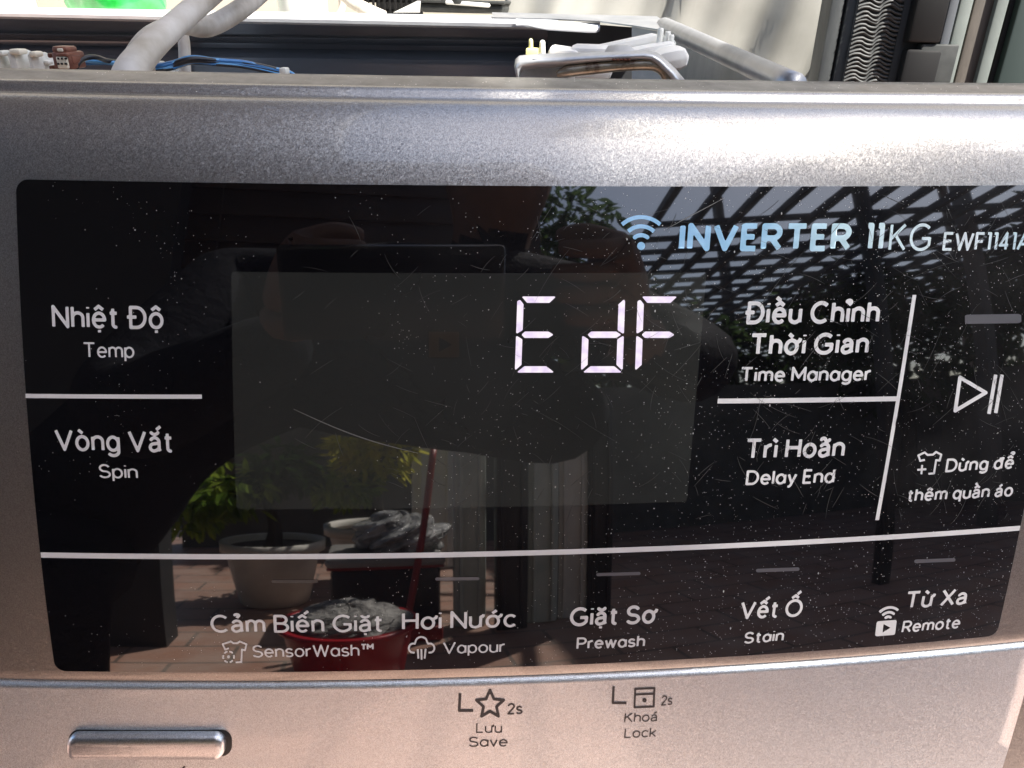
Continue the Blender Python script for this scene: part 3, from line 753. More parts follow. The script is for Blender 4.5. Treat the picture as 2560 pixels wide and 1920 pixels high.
plug = empty('brown_connector', at(150, 200, .33), 'brown wiring connector with a cream six-hole face', 'connector')
pbox('housing', 126, 130, 178, 174, .334, .012, M_BROWN, plug, .001)
pbox('housing_top', 126, 116, 168, 133, .335, .008, M_BROWN, plug, .001)
pbox('latch_window', 141, 121, 156, 129, .3342, .001, M_CREAM, plug, .0003)
pbox('side_clip', 116, 133, 127, 145, .336, .006, M_BROWN, plug, .0006); pbox('side_clip', 176, 140, 184, 160, .336, .006, M_BROWN, plug, .0006); pbox('side_clip', 120, 164, 130, 176, .336, .006, M_BROWN, plug, .0006)
pbox('latch', 138, 133, 166, 142, .3325, .003, M_BROWN, plug, .0006)
pbox('socket_face', 138, 142, 169, 172, .3325, .004, M_CREAM, plug, .0005)
for r_ in range(2):
    for q in range(3): pbox('socket_hole', 142 + q * 9, 144 + r_ * 13, 148 + q * 9, 149 + r_ * 13, .3321, .001, M_GAP, plug, .0001)
for k, (x0, x1, y0, lab) in enumerate(((-20, 14, 132, 'grey white connector block at the left edge of the frame'), (14, 56, 128, 'tall cream connector block second from the left edge'), (64, 96, 134, 'slim white connector block beside the brown connector'))):
    e = empty('white_connector', at((x0 + x1) / 2, 215, .34), lab, 'connector', 'white connector blocks')
    pbox('housing', x0, y0, x1, 215, .34, .012, M_NYLON, e, .0012, .03 * (k - 1))
    pbox('latch', x0 + 5, y0 - 5, x1 - 6, y0 + 9, .3385, .006, M_CREAM if k else M_NYLON, e, .0008, .03 * (k - 1))
e = empty('white_connector', at(112, 215, .35), 'rounded white connector tucked behind the brown connector', 'connector', 'white connector blocks')
pbox('housing', 94, 136, 128, 215, .35, .014, M_NYLON, e, .003); pbox('latch', 92, 150, 122, 162, .347, .004, M_NYLON, e, .001)

# water valve and bracket, right of centre
M_WHITEP = mat('white_valve_plastic', (.80, .80, .77), .45); M_YEL = mat('pale_yellow_plastic', (.72, .68, .30), .4)
M_GALV = mat('bright_zinc', (.55, .57, .60), .42, .55); n_ = mottle(M_GALV, (.42, .44, .47), (.62, .64, .66), 70, 4)
M_RUST = mat('stained_pipe_metal', (.42, .38, .30), .38, .8)
nz = noise(M_RUST, coords(M_RUST), 110, 5, .7); L(M_RUST, ramp(M_RUST, nz.outputs[0], [(.30, (.10, .05, .035)), (.46, (.42, .37, .29)), (.7, (.58, .55, .47))]), bsdf(M_RUST).inputs['Base Color'])
valve = empty('inlet_valve', at(1560, 230, .40), 'white plastic water inlet valve behind the zinc bracket', 'valve')
pbox('valve_body', 1368, 122, 1440, 200, .405, .03, M_WHITEP, valve, .002, .10); pbox('valve_body', 1425, 117, 1530, 200, .41, .03, M_WHITEP, valve, .003, 0)
pbox('valve_arm', 1490, 100, 1650, 132, .43, .02, M_WHITEP, valve, .003, -.22)
pbox('valve_arm', 1520, 118, 1690, 150, .415, .02, M_WHITEP, valve, .003, -.20)
pbox('coil', 1640, 122, 1722, 182, .39, .03, M_WHITEP, valve, .006, -.22)
pbox('terminal_block', 1628, 86, 1662, 112, .44, .01, M_NYLON, valve, .002, -.2); pbox('terminal_block', 1652, 102, 1690, 124, .43, .01, M_NYLON, valve, .002, -.2)
for px, py in ((1650, 92), (1668, 100), (1676, 108), (1664, 112)):
    q = at(px, py, .425); lathe('terminal', [(0, .004), (.0012, .004), (.0016, .003), (.0016, -.003)], q, M_NYLON, valve, 10)
for px, top, w_, lab in ((1327, 96, 5.5, 'y'), (1356, 100, 7, 'w')):
    q = at(px, top, .40); b_ = at(px, 150, .40); r_ = w_ * .4 / 1946
    tube('spade_pin', [b_, b_.lerp(q, .5), b_.lerp(q, .9), q], [r_, r_, r_ * .9, r_ * .3], M_YEL if lab == 'y' else M_WHITEP, valve, seg=10, n=3)
pbox('plug_base', 1314, 121, 1345, 150, .398, .008, M_YEL, valve, .0008)

brk = empty('zinc_bracket', at(1500, 230, .36), 'zinc mounting bracket holding a stained bent pipe', 'bracket')
def sheet(name, rows, m, parent):
    V = [v for r in rows for v in r]; n = len(rows[0]); F = [(i * n + k, i * n + k + 1, (i + 1) * n + k + 1, (i + 1) * n + k) for i in range(len(rows) - 1) for k in range(n - 1)]
    o = mesh_obj(name, V, F, m, parent); md = o.modifiers.new('s', 'SOLIDIFY'); md.thickness = .0012; md.offset = 0
    return o
topx = [(1289, 165), (1291, 150), (1300, 142), (1340, 138), (1420, 136), (1500, 134), (1560, 132), (1620, 130), (1640, 134), (1656, 145), (1690, 178), (1712, 205)]
botx = [(1296, 215), (1296, 190), (1306, 172), (1340, 168), (1400, 165), (1470, 156), (1540, 151), (1600, 148), (1622, 150), (1640, 160), (1672, 192), (1690, 225)]
rows = [[at(a[0] + (b[0] - a[0]) * k / 6, a[1] + (b[1] - a[1]) * k / 6, .372 - .010 * math.sin(k / 6 * math.pi * .9)) for k in range(7)] for a, b in zip(topx, botx)]
sheet('bracket_plate', rows, M_GALV, brk)
pbox('bracket_web', 1294, 164, 1420, 230, .372, .004, M_GALV, brk, .001)
sheet('bracket_ear', [[at(1510, 137, .375), at(1590, 134, .375)], [at(1513, 128, .377), at(1588, 130, .377)], [at(1520, 118, .379), at(1575, 117, .379)], [at(1528, 116, .380), at(1566, 116, .380)]], M_GALV, brk)
pbox('bracket_slot', 1331, 148, 1361, 152, .3625, .001, M_GAP, brk, .0002)
tube('bent_pipe', [at(1392, 186, .366), at(1420, 178, .366), at(1480, 170, .366), at(1560, 163, .366), at(1620, 160, .366), at(1645, 164, .366), at(1664, 182, .366), at(1682, 225, .366)], [.0012, .0026, .0027, .0024, .0026, .0028, .0026, .0026], M_RUST, brk, seg=14)
for px in (1534, 1544, 1553, 1562, 1572):
    q = at(px, 149, .3615); lathe('rust_spot', [(0, .0004), (.0007, .0003), (.0009, 0), (.0004, -.0004)], q, mat('rust', (.12, .04, .02), .8) if px == 1534 else bpy.data.materials['rust'], brk, 8)

# ------------------------------------------------------------------ behind the machine
M_PLASTER = mat('cream_plaster', (.30, .275, .235), .85); mottle(M_PLASTER, (.25, .23, .19), (.34, .31, .27), 5, 6)
tag(box('back_wall', (5, .1, 3.2), Vector((0, 1.45, .6)), M_PLASTER), kind='structure')
M_LEDGE = mat('ledge_concrete', (.5, .48, .44), .8); mottle(M_LEDGE, (.42, .40, .36), (.56, .54, .5), 12, 6)
tag(box('ledge', (2.0, .5, .84), Vector((-1.0, 1.14, FLOOR + .42)), M_LEDGE), kind='structure')
# wavy grey sheet hanging on the wall
M_SHEET = mat('grey_plastic_sheet', (.24, .24, .223), .34); nz = mottle(M_SHEET, (.205, .205, .19), (.275, .275, .258), 9, 5)
V, F = [], []; a, b = at(1262, 100, 1.06), at(2120, 100, 1.06); nx_, nz_ = 90, 30
for j in range(nz_ + 1):
    z = -.55 + 1.0 * j / nz_
    for i in range(nx_ + 1):
        t = i / nx_; x = a.x + (b.x + .05 - a.x) * t; s = x - .28 * z
        y = 1.06 + .006 * math.sin(s * 38) + .004 * math.sin(s * 91 + 1.3) + .010 * math.exp(-((s - .30) / .012) ** 2) - .012 * math.exp(-((s - .345) / .014) ** 2) + .010 * math.exp(-((s - .10) / .010) ** 2) - .011 * math.exp(-((s - .44) / .012) ** 2)
        V.append((x, 1.06 + (y - 1.06) * 1.9 + .004 * math.sin(z * 31 + s * 17), z))
for j in range(nz_):
    for i in range(nx_): q = j * (nx_ + 1) + i; F.append((q, q + 1, q + nx_ + 2, q + nx_ + 1))
o = mesh_obj('plastic_sheet', V, F, M_SHEET); o.modifiers.new('s', 'SOLIDIFY').thickness = .002
tag(o, 'rumpled light grey plastic sheet hanging behind the machine', 'sheet')
# things on the ledge
M_GREEN = mat('green_bag_film', (.02, .36, .06), .22, coat=.6); mottle(M_GREEN, (.01, .25, .03), (.06, .55, .14), 30, 3)
V, F = [], []; c = at(295, 0, .98); nu, nv = 30, 18
for j in range(nv + 1):
    th = math.pi * j / nv
    for i in range(nu):
        ph = 2 * math.pi * i / nu; r = math.sin(th) ** .6 * (1 + .06 * math.sin(5 * ph + 3 * th) + .04 * math.sin(9 * ph - 5 * th))
        V.append((c.x + .062 * r * math.cos(ph), c.y + .04 * r * math.sin(ph), -.043 + .06 + .062 * -math.cos(th) * (1 + .05 * math.sin(4 * ph))))
for j in range(nv):
    for i in range(nu): F.append((j * nu + i, j * nu + (i + 1) % nu, (j + 1) * nu + (i + 1) % nu, (j + 1) * nu + i))
for p in range(len(V)): V[p] = (V[p][0], V[p][1], V[p][2] + .0)
tag(mesh_obj('green_bag', V, F, M_GREEN), 'shiny bright green plastic bag lying behind the cabinet rim', 'bag')
def can(name, px, Y, r, z0, z1, m, label, cat, parts=True):
    p = at(px, 10, Y); e = empty(name, (p.x, p.y, z0), label, cat)
    lathe('body', [(0, 0), (r * .96, 0), (r, .003), (r, z1 - z0 - .002), (r * .97, z1 - z0)], (p.x, p.y, z0), m, e, 36)
    lathe('rim', [(r * .985, z1 - z0 - .004), (r * 1.04, z1 - z0 - .004), (r * 1.04, z1 - z0), (r * .9, z1 - z0), (r * .88, z1 - z0 - .01)], (p.x, p.y, z0), m, e, 36)
    return e
M_GREYP = mat('grey_plastic_pot', (.50, .50, .49), .4); mottle(M_GREYP, (.42, .42, .41), (.58, .58, .56), 40)
can('plastic_beaker', 757, .99, .0285, -.045, .10, M_GREYP, 'pale grey cylindrical beaker standing beside the cables', 'beaker')
can('plastic_beaker', 25, .99, .0285, -.045, .08, M_GREYP, 'pale grey cylindrical beaker at the top left corner', 'beaker')
wc = tube('grey_cable', [at(842, 50, 1.0), at(856, 14, 1.0), at(850, -30, 1.0), at(845, -60, 1.02)], .0045, M_CABLE, seg=12)
tag(wc, 'grey cord standing upright right of the beaker', 'cord')
wc = tube('grey_cable', [at(845, -30, .97), at(880, 4, .97), at(915, 24, .97), at(960, 44, .98)], .0075, M_CABLE, seg=12)
tag(wc, 'thick grey cord sloping down in front of the black crate', 'cord')
# black mesh crate
crate = empty('black_crate', at(970, 30, 1.05), 'black plastic mesh crate behind the rim', 'crate')
M_BLKP = mat('black_plastic', (.006, .006, .0065), .55, spec=.2); M_DKGREY = mat('dark_grey_plastic', (.025, .027, .027), .5, spec=.3); mottle(M_DKGREY, (.016, .018, .018), (.034, .036, .036), 50)
p0, p1 = at(906, 10, 1.05), at(1030, 10, 1.05)
for k in range(10):
    x = p0.x + (p1.x - p0.x) * k / 9; box('upright_bar', (.0028, .004, .16), Vector((x, 1.05, .03)), M_BLKP, crate, .0006)
for k in range(10):
    box('cross_bar', (p1.x - p0.x, .003, .0034), Vector(((p0.x + p1.x) / 2, 1.054, -.036 + k * .010)), M_BLKP, crate, .0006)
box('crate_back', (p1.x - p0.x, .004, .16), Vector(((p0.x + p1.x) / 2, 1.12, .03)), M_BLKP, crate, .001)
# dark appliance stand
fan = empty('fan_base', at(1150, 30, .98), 'dark grey round-cornered tray base standing on the ledge', 'stand')
pbox('tray', 1048, 8, 1258, 33, .98, .10, M_DKGREY, fan, .010)
pbox('tray_rim', 1040, 0, 1262, 9, .975, .11, M_DKGREY, fan, .004)
pbox('pale_insert', 1112, 4, 1225, 15, .973, .01, M_GREYP, fan, .003, .05)
pbox('stem', 1130, -60, 1155, 12, .972, .02, M_DKGREY, fan, .003); pbox('stem', 1100, -60, 1112, 6, .975, .02, M_DKGREY, fan, .002)
flat('side_fin', [at(985, 31, .965), at(1045, 2, .965), at(1052, 2, .965), at(1050, 31, .965)], M_GREYP, fan, .004)

# right-hand frames and folding door beside the machine
M_FRAME = mat('dark_grey_aluminium', (.035, .038, .04), .42, .3); mottle(M_FRAME, (.028, .031, .033), (.046, .05, .051), 25, 4, stretch=(6, 6, 1))
M_RUBBER = mat('grey_rubber', (.04, .043, .044), .62); mottle(M_RUBBER, (.03, .032, .033), (.055, .058, .058), 60)
M_SAGE = mat('sage_green_paint', (.085, .10, .094), .5); mottle(M_SAGE, (.075, .088, .083), (.10, .115, .108), 30)
M_BRN = mat('brown_board', (.05, .042, .035), .55); mottle(M_BRN, (.038, .032, .026), (.062, .053, .044), 30, 5, stretch=(5, 5, 1))
M_DGRN = mat('dark_green_paint', (.008, .018, .016), .5); M_BLUEGREY = mat('blue_grey_paint', (.045, .05, .058), .45)
def column(name, xa, xb, Y, depth, m, label, cat, bevel=.002, dz=0):
    a, b = at(xa, 100, Y), at(xb, 100, Y)
    o = box(name, (b.x - a.x, depth, 1.02), Vector(((a.x + b.x) / 2, Y + depth / 2, FLOOR + .51)), m, None, bevel)
    return tag(o, label, cat) if label else o
df = empty('aluminium_doorframe', at(2100, 200, .92) * 1 + Vector((0, 0, -.8)), 'dark grey aluminium door frame with a black seam right of the sheet', 'door frame')
for xa, xb, Y, m, nm in ((2062, 2094, .92, M_FRAME, 'frame_bar'), (2092, 2102, .926, M_GAP, 'seam'), (2101, 2142, .918, M_FRAME, 'frame_bar')):
    a, b = at(xa, 100, Y), at(xb, 100, Y); box(nm, (b.x - a.x, .04, 1.02), Vector(((a.x + b.x) / 2, Y + .02, FLOOR + .51)), m, df, .0015)
# ribbed rubber bellows: chevron ribs
bel = empty('ribbed_bellows', (at(2195, 100, .90).x, .92, FLOOR), 'grey rubber bellows strip with zigzag chevron ribs', 'bellows')
a, b = at(2138, 100, .90), at(2250, 100, .90); wx_ = b.x - a.x
box('backing', (wx_, .02, 1.02), Vector(((a.x + b.x) / 2, .925, FLOOR + .51)), M_RUBBER, bel, .001)
rng0 = random.Random(2); V, F = [], []; nseg = 16; pitch = .0040
zz = lambda t: (.0030 * (1 - abs(((t * 2) % 1) * 2 - 1)) + .0022 * (1 if t > .5 else 0) + .0012 * math.sin(t * 12))
for k in range(134):
    z0 = -.42 + k * pitch + rng0.uniform(-.0006, .0006); b0 = len(V); dp = rng0.uniform(.7, 1.15)
    for i in range(nseg + 1):
        t = i / nseg; x = a.x + wx_ * t; zc = z0 + zz(t)
        for dy, dz in ((.0, -.0018), (-.0038, -.0008), (-.0042, .0002), (-.0030, .0012), (.0, .0017)): V.append((x, .9146 + dy * dp, zc + dz + .0004 * math.sin(k * 1.7 + i)))
    for i in range(nseg):
        for q in range(4): F.append((b0 + i * 5 + q, b0 + i * 5 + q + 1, b0 + (i + 1) * 5 + q + 1, b0 + (i + 1) * 5 + q))
o = mesh_obj('rib', V, F, M_RUBBER, bel); o['kind'] = 'stuff'
lk = empty('lock_stile', (at(2300, 100, .9).x, .9, FLOOR), 'black door stile with a notched lock case beside the bellows', 'door stile')
a, b = at(2249, 100, .90), at(2350, 100, .90)
box('stile', (b.x - a.x, .05, 1.02), Vector(((a.x + b.x) / 2, .935, FLOOR + .51)), mat('black_stile', (.011, .012, .0125), .5), lk, .003)
pbox('lock_case', 2312, -80, 2352, 108, .894, .02, M_BLKP, lk, .003); pbox('lower_case', 2268, 122, 2310, 330, .896, .015, M_BLKP, lk, .004); pbox('lock_cover', 2306, 110, 2346, 330, .897, .015, M_DKGREY, lk, .002)
column('door_board', 2352, 2376, .90, .03, M_BLUEGREY, 'narrow blue grey upright board beside the black stile', 'board')
column('door_board', 2378, 2411, .905, .03, M_SAGE, 'sage green upright board left of the brown one', 'board')
column('door_board', 2413, 2466, .912, .03, M_BRN, 'brown upright board between two sage green boards', 'board')
column('door_board', 2468, 2498, .905, .03, M_SAGE, 'sage green upright board right of the brown one', 'board')
column('door_board', 2499, 2523, .92, .03, M_BLKP, 'black upright strip near the top right corner', 'board')
column('door_board', 2524, 2640, .91, .03, M_DGRN, 'dark green upright panel in the top right corner', 'board')
# ------------------------------------------------------------------ the terrace behind the photographer, mirrored in the panel
M_TILE = mat('terracotta_tiles', (.30, .12, .07), .5)
br = N(M_TILE, 'ShaderNodeTexBrick'); br.inputs['Scale'].default_value = 1.0; br.inputs['Mortar Size'].default_value = .006; br.inputs['Brick Width'].default_value = .30; br.inputs['Row Height'].default_value = .15
br.inputs['Color1'].default_value = (.40, .225, .165, 1); br.inputs['Color2'].default_value = (.31, .165, .12, 1); br.inputs['Mortar'].default_value = (.10, .07, .055, 1)
L(M_TILE, coords(M_TILE), br.inputs['Vector']); nz = noise(M_TILE, coords(M_TILE), 7, 5, .6)
L(M_TILE, mix(M_TILE, ramp(M_TILE, nz.outputs[0], [(.35, 0.), (.75, .6)]), br.outputs[0], (.46, .38, .33)), bsdf(M_TILE).inputs['Base Color'])
V = [(-60, 3, FLOOR), (60, 3, FLOOR), (60, -60, FLOOR), (-60, -60, FLOOR)]
tag(mesh_obj('terrace_floor', V, [(0, 1, 2, 3)], M_TILE, None, False), kind='structure')

M_WPOT = mat('white_planter', (.62, .58, .52), .6); mottle(M_WPOT, (.66, .62, .56), (.80, .77, .72), 12, 5)
M_SOIL = mat('soil', (.05, .035, .025), .9)
M_BARK = mat('bark', (.07, .055, .045), .85); mottle(M_BARK, (.04, .03, .025), (.12, .10, .08), 30, 5, stretch=(1, 1, .3))
def leaf_mat(name, c1, c2):
    m = bpy.data.materials.new(name); m.use_nodes = True; ntx = m.node_tree; ntx.nodes.clear()
    o = ntx.nodes.new('ShaderNodeOutputMaterial'); d = ntx.nodes.new('ShaderNodeBsdfDiffuse'); t = ntx.nodes.new('ShaderNodeBsdfTranslucent'); mx = ntx.nodes.new('ShaderNodeMixShader')
    n = ntx.nodes.new('ShaderNodeTexNoise'); n.inputs['Scale'].default_value = 9; r = ntx.nodes.new('ShaderNodeValToRGB')
    r.color_ramp.elements[0].color = (*c1, 1); r.color_ramp.elements[1].color = (*c2, 1); r.color_ramp.elements[0].position = .35; r.color_ramp.elements[1].position = .65
    tc = ntx.nodes.new('ShaderNodeTexCoord'); ntx.links.new(tc.outputs['Object'], n.inputs['Vector'])
    ntx.links.new(n.outputs[0], r.inputs[0]); ntx.links.new(r.outputs[0], d.inputs[0]); ntx.links.new(r.outputs[0], t.inputs[0]); mx.inputs[0].default_value = .55
    ntx.links.new(d.outputs[0], mx.inputs[1]); ntx.links.new(t.outputs[0], mx.inputs[2]); ntx.links.new(mx.outputs[0], o.inputs[0]); return m
M_LEAF = leaf_mat('green_leaf', (.16, .28, .04), (.36, .44, .07)); M_LEAFY = leaf_mat('yellow_green_leaf', (.40, .42, .06), (.70, .62, .12)); M_LEAFD = leaf_mat('dark_leaf', (.03, .06, .02), (.07, .11, .04))
rng = random.Random(11)
def leaves(name, centre, size, count, ll, lw, m, parent, droop=.3):
    V, F = [], []
    for _ in range(count):
        while True:
            q = Vector((rng.uniform(-1, 1), rng.uniform(-1, 1), rng.uniform(-1, 1)))
            if q.length < 1: break
        q *= .35 + .65 * rng.random() ** .3 / max(q.length, .3) * q.length
        p = Vector(centre) + Vector((q.x * size[0], q.y * size[1], q.z * size[2]))
        d = (Vector((q.x, q.y, q.z * .4)) + Vector((rng.uniform(-.7, .7), rng.uniform(-.7, .7), rng.uniform(-.9, .5) - droop))).normalized()
        s = d.cross(Vector((rng.uniform(-.4, .4), rng.uniform(-.4, .4), 1))).normalized(); l = ll * rng.uniform(.6, 1.2); w2 = lw * rng.uniform(.7, 1.2) / 2
        up = s.cross(d) * l * .12; b = len(V)
        V += [p, p + d * l * .35 + s * w2 + up, p + d * l * .75 + s * w2 * .7 + up * .6, p + d * l, p + d * l * .75 - s * w2 * .7 + up * .6, p + d * l * .35 - s * w2 + up, p + d * l * .5 - up * .2]
        F += [(b, b + 1, b + 6), (b + 1, b + 2, b + 6), (b + 2, b + 3, b + 6), (b + 3, b + 4, b + 6), (b + 4, b + 5, b + 6), (b + 5, b, b + 6)]
    return mesh_obj(name, V, F, m, parent, False)
def potted(name, loc, rw, h, label, cat, tree_h, crowns, group=None):
    e = empty(name, loc, label, cat, group)
    lathe('planter', [(0, 0), (rw * .66, 0), (rw * .70, .01), (rw * .93, h * .82), (rw * .93, h * .84), (rw * 1.04, h * .85), (rw * 1.05, h), (rw * .95, h), (rw * .93, h * .9)], loc, M_WPOT, e, 40)
    lathe('soil', [(0, h * .9), (rw * .95, h * .9)], loc, M_SOIL, e, 24)
    b = Vector(loc) + Vector((0, 0, h * .88))
    tube('trunk', [b, b + Vector((.01, .01, tree_h * .2)), b + Vector((-.02, .0, tree_h * .45))], [.035, .024, .02], M_BARK, e)
    k0 = b + Vector((-.02, 0, tree_h * .42))
    for (cx, cy, cz, sx, sz, cnt, m) in crowns:
        c = b + Vector((cx, cy, cz)); tube('branch', [k0, (k0 + c) / 2 + Vector((rng.uniform(-.03, .03), 0, -.02)), c], [.017, .012, .007], M_BARK, e, seg=8)
        leaves('crown', c, (sx, sx, sz), cnt, .085, .03, m, e)
    return e
potted('potted_plant', (-.42, -2.05, FLOOR), .18, .30, 'plant in a white planter mirrored low in the panel, left', 'plant', .5, [(-.14, .02, .26, .17, .12, 260, M_LEAF), (.02, -.05, .36, .16, .13, 220, M_LEAFD), (-.32, .0, .18, .16, .12, 240, M_LEAF)])
potted('potted_plant', (-.05, -2.35, FLOOR), .20, .32, 'taller yellow-green plant in a white planter mirrored in the panel', 'plant', .7, [(.0, .0, .42, .20, .16, 330, M_LEAFY), (-.12, .05, .24, .15, .10, 220, M_LEAF), (.10, 0, .60, .18, .14, 280, M_LEAFY), (-.08, 0, .74, .2, .1, 240, M_LEAFY)])
# red bucket with crumpled cloth, box with lid, broom
M_RED = mat('red_plastic', (.36, .012, .02), .3); M_REDD = mat('red_broom_plastic', (.30, .03, .03), .4)
bk = empty('red_bucket', (-.12, -1.13, FLOOR), 'red plastic bucket with crumpled cloths mirrored at the panel bottom', 'bucket')
lathe('bucket_body', [(0, .0), (.115, 0), (.12, .006), (.150, .20), (.152, .21), (.165, .212), (.167, .225), (.150, .226), (.146, .20), (.112, .01)], (-.12, -1.13, FLOOR), M_RED, bk, 48)
def crumple(name, c, size, m, parent, seed, n=26, amp=.35):
    rg = random.Random(seed); ph = [(rg.uniform(2, 9), rg.uniform(2, 9), rg.uniform(0, 6), rg.uniform(.2, 1)) for _ in range(9)]; V, F = [], []
    for j in range(n + 1):
        th = math.pi * j / n
        for i in range(2 * n):
            f = math.pi * i / n; d = sum(w_ * abs(math.sin(a_ * th + b_ * math.cos(f) + p_)) for a_, b_, p_, w_ in ph) / 5 - .5
            r = 1 + amp * d; V.append((c[0] + size[0] * r * math.sin(th) * math.cos(f), c[1] + size[1] * r * math.sin(th) * math.sin(f), c[2] + size[2] * r * math.cos(th)))
    m2 = 2 * n
    for j in range(n):
        for i in range(m2): F.append((j * m2 + i, j * m2 + (i + 1) % m2, (j + 1) * m2 + (i + 1) % m2, (j + 1) * m2 + i))
    return mesh_obj(name, V, F, m, parent, False)
M_CLOTH = mat('grey_cloth', (.3, .28, .27), .8); nz = mottle(M_CLOTH, (.07, .06, .06), (.50, .48, .46), 26, 6); bump(M_CLOTH, nz.outputs[0], 1.0, .03)
M_FILM = mat('clear_grey_film', (.45, .45, .45), .2, 0, coat=.8); nz = mottle(M_FILM, (.10, .10, .10), (.62, .62, .62), 22, 6); bump(M_FILM, nz.outputs[0], .9, .03)
crumple('cloth', (-.12, -1.13, FLOOR + .225), (.12, .12, .045), M_CLOTH, bk, 4, 40, .7)
bx_ = empty('storage_box', (-.02, -1.75, FLOOR), 'dark storage box with grey lid mirrored in the panel', 'box')
box('box_body', (.34, .26, .26), Vector((-.02, -1.75, FLOOR + .131)), mat('dark_box_plastic', (.03, .03, .035), .4), bx_, .02); box('lid', (.37, .29, .045), Vector((-.02, -1.75, FLOOR + .285)), mat('grey_lid', (.30, .29, .28), .45), bx_, .018)
box('red_seal', (.36, .28, .012), Vector((-.02, -1.75, FLOOR + .262)), M_REDD, bx_, .004)
tag(crumple('plastic_bag', (.03, -1.75, FLOOR + .37), (.13, .1, .075), M_FILM, None, 9, 40, .8), 'crumpled clear plastic bag on the storage box lid', 'bag')
br_ = empty('broom', (.02, -1.5, FLOOR), 'long red broom handle mirrored beside the planters', 'broom')
tube('handle', [(.03, -1.5, FLOOR + .03), (.09, -1.57, FLOOR + .4), (.13, -1.64, FLOOR + .72)], .011, M_REDD, br_); box('broom_head', (.22, .05, .06), Vector((.03, -1.49, FLOOR + .032)), M_REDD, br_, .01)
# grey pillars, folded doors, garden wall
M_PIL = mat('grey_painted_pillar', (.70, .69, .65), .6); mottle(M_PIL, (.60, .59, .55), (.76, .75, .71), 8, 5, stretch=(3, 3, 1)); M_LSAGE = mat('light_sage_door', (.55, .62, .58), .5); mottle(M_LSAGE, (.48, .55, .51), (.62, .68, .64), 12); M_DRK = mat('dark_door', (.03, .032, .036), .4)
for x, y, wd, m, nm, lab in ((.22, -2.6, .20, M_PIL, 'terrace_pillar', 'pale pillar mirrored beside the broom handle'), (.24, -1.62, .10, M_LSAGE, 'door_leaf', 'sage green door leaf mirrored above the vapour caption'), (.36, -1.55, .10, M_DRK, 'door_leaf', 'dark door leaf mirrored between two pale leaves'), (.47, -1.6, .10, M_LSAGE, 'door_leaf', 'pale green door leaf mirrored under the display'), (.575, -1.62, .10, M_PIL, 'door_leaf', 'light grey door leaf mirrored under the display'), (.665, -1.6, .08, M_DRK, 'door_leaf', 'narrow dark door leaf mirrored near the prewash caption')):
    e = empty(nm, (x, y, FLOOR), lab, 'pillar' if 'pillar' in nm else 'door')
    hgt = .74 if 'pillar' in nm else .90
    box('board', (wd, .05, hgt), Vector((x, y, FLOOR + hgt / 2 + .001)), m, e, .008); 
    for k in (-1, 1): box('edge_strip', (.012, .012, hgt - .02), Vector((x + k * wd * .3, y + .03, FLOOR + hgt / 2 + .002)), m, e, .003)
M_GWALL = mat('garden_wall', (.12, .12, .11), .8); mottle(M_GWALL, (.08, .08, .07), (.15, .15, .14), 6, 6)
tag(box('garden_wall', (.15, 4.3, 1.12), Vector((4.1, -1.17, FLOOR + .561)), M_GWALL), kind='structure')
tag(box('garden_wall', (5.4, .15, 1.12), Vector((1.6, -3.4, FLOOR + .56)), M_GWALL), kind='structure')
for k in range(16):
    az = math.radians(-24 + k * 5.6); R0 = 4.6 + rng.random() * .9; x = R0 * math.sin(az) + rng.uniform(-.15, .15); y = -R0 * math.cos(az); h = 1.35 + rng.random() * .6
    if k < 3: continue
    e = empty('garden_tree', (x, y, FLOOR), 'bushy garden tree mirrored faintly beyond the terrace, %s from the left' % ('first second third fourth fifth sixth seventh eighth ninth tenth eleventh twelfth thirteenth'.split()[k - 3]), 'tree', 'trees beyond the terrace')
    tube('trunk', [(x, y, FLOOR), (x + .05, y, FLOOR + h * .5), (x, y, FLOOR + h * .9)], [.07, .05, .03], M_BARK, e, seg=8)
    leaves('crown', (x, y, FLOOR + h), (.6, .5, .65), 560, .17, .07, (M_LEAFD, M_LEAF, M_LEAFD)[k % 3] if k < 9 else M_LEAFD, e)
x, y = 1.55, -4.6
e = empty('garden_tree', (x, y, FLOOR), 'tallest dark garden tree mirrored beside the wireless symbol', 'tree', 'trees beyond the terrace')
tube('trunk', [(x, y, FLOOR), (x + .05, y, FLOOR + 1.4), (x, y, FLOOR + 2.9)], [.09, .06, .03], M_BARK, e, seg=8)
leaves('crown', (x - .1, y, FLOOR + 2.7), (.62, .5, .85), 900, .17, .06, M_LEAFD, e)
# pergola with wire lattice overhead, to the right
M_BEAM = mat('dark_beam', (.03, .03, .03), .6)
pg = empty('pergola', (2.2, -3.2, FLOOR), 'pergola roof of crossed dark bars mirrored at the upper right', 'pergola')
ZP = 1.15
for k in range(24): box('roof_bar', (.034, 5.4, .04), Vector((.6 + 1.0 + k * .21, -3.9, ZP)), M_BEAM, pg, 0, Matrix.Rotation(.20, 3, 'Z'))
for k in range(20): box('cross_bar', (5.6, .036, .03), Vector((4.0, -1.7 - k * .27, ZP + .045)), M_BEAM, pg, 0, Matrix.Rotation(.32, 3, 'Z'))
for x, y in ((1.75, -1.5), (6.3, -2.5), (1.9, -6.2), (6.3, -6.2)): box('post', (.05, .05, ZP - FLOOR), Vector((x, y, (ZP + FLOOR) / 2)), M_BEAM, pg, .005)
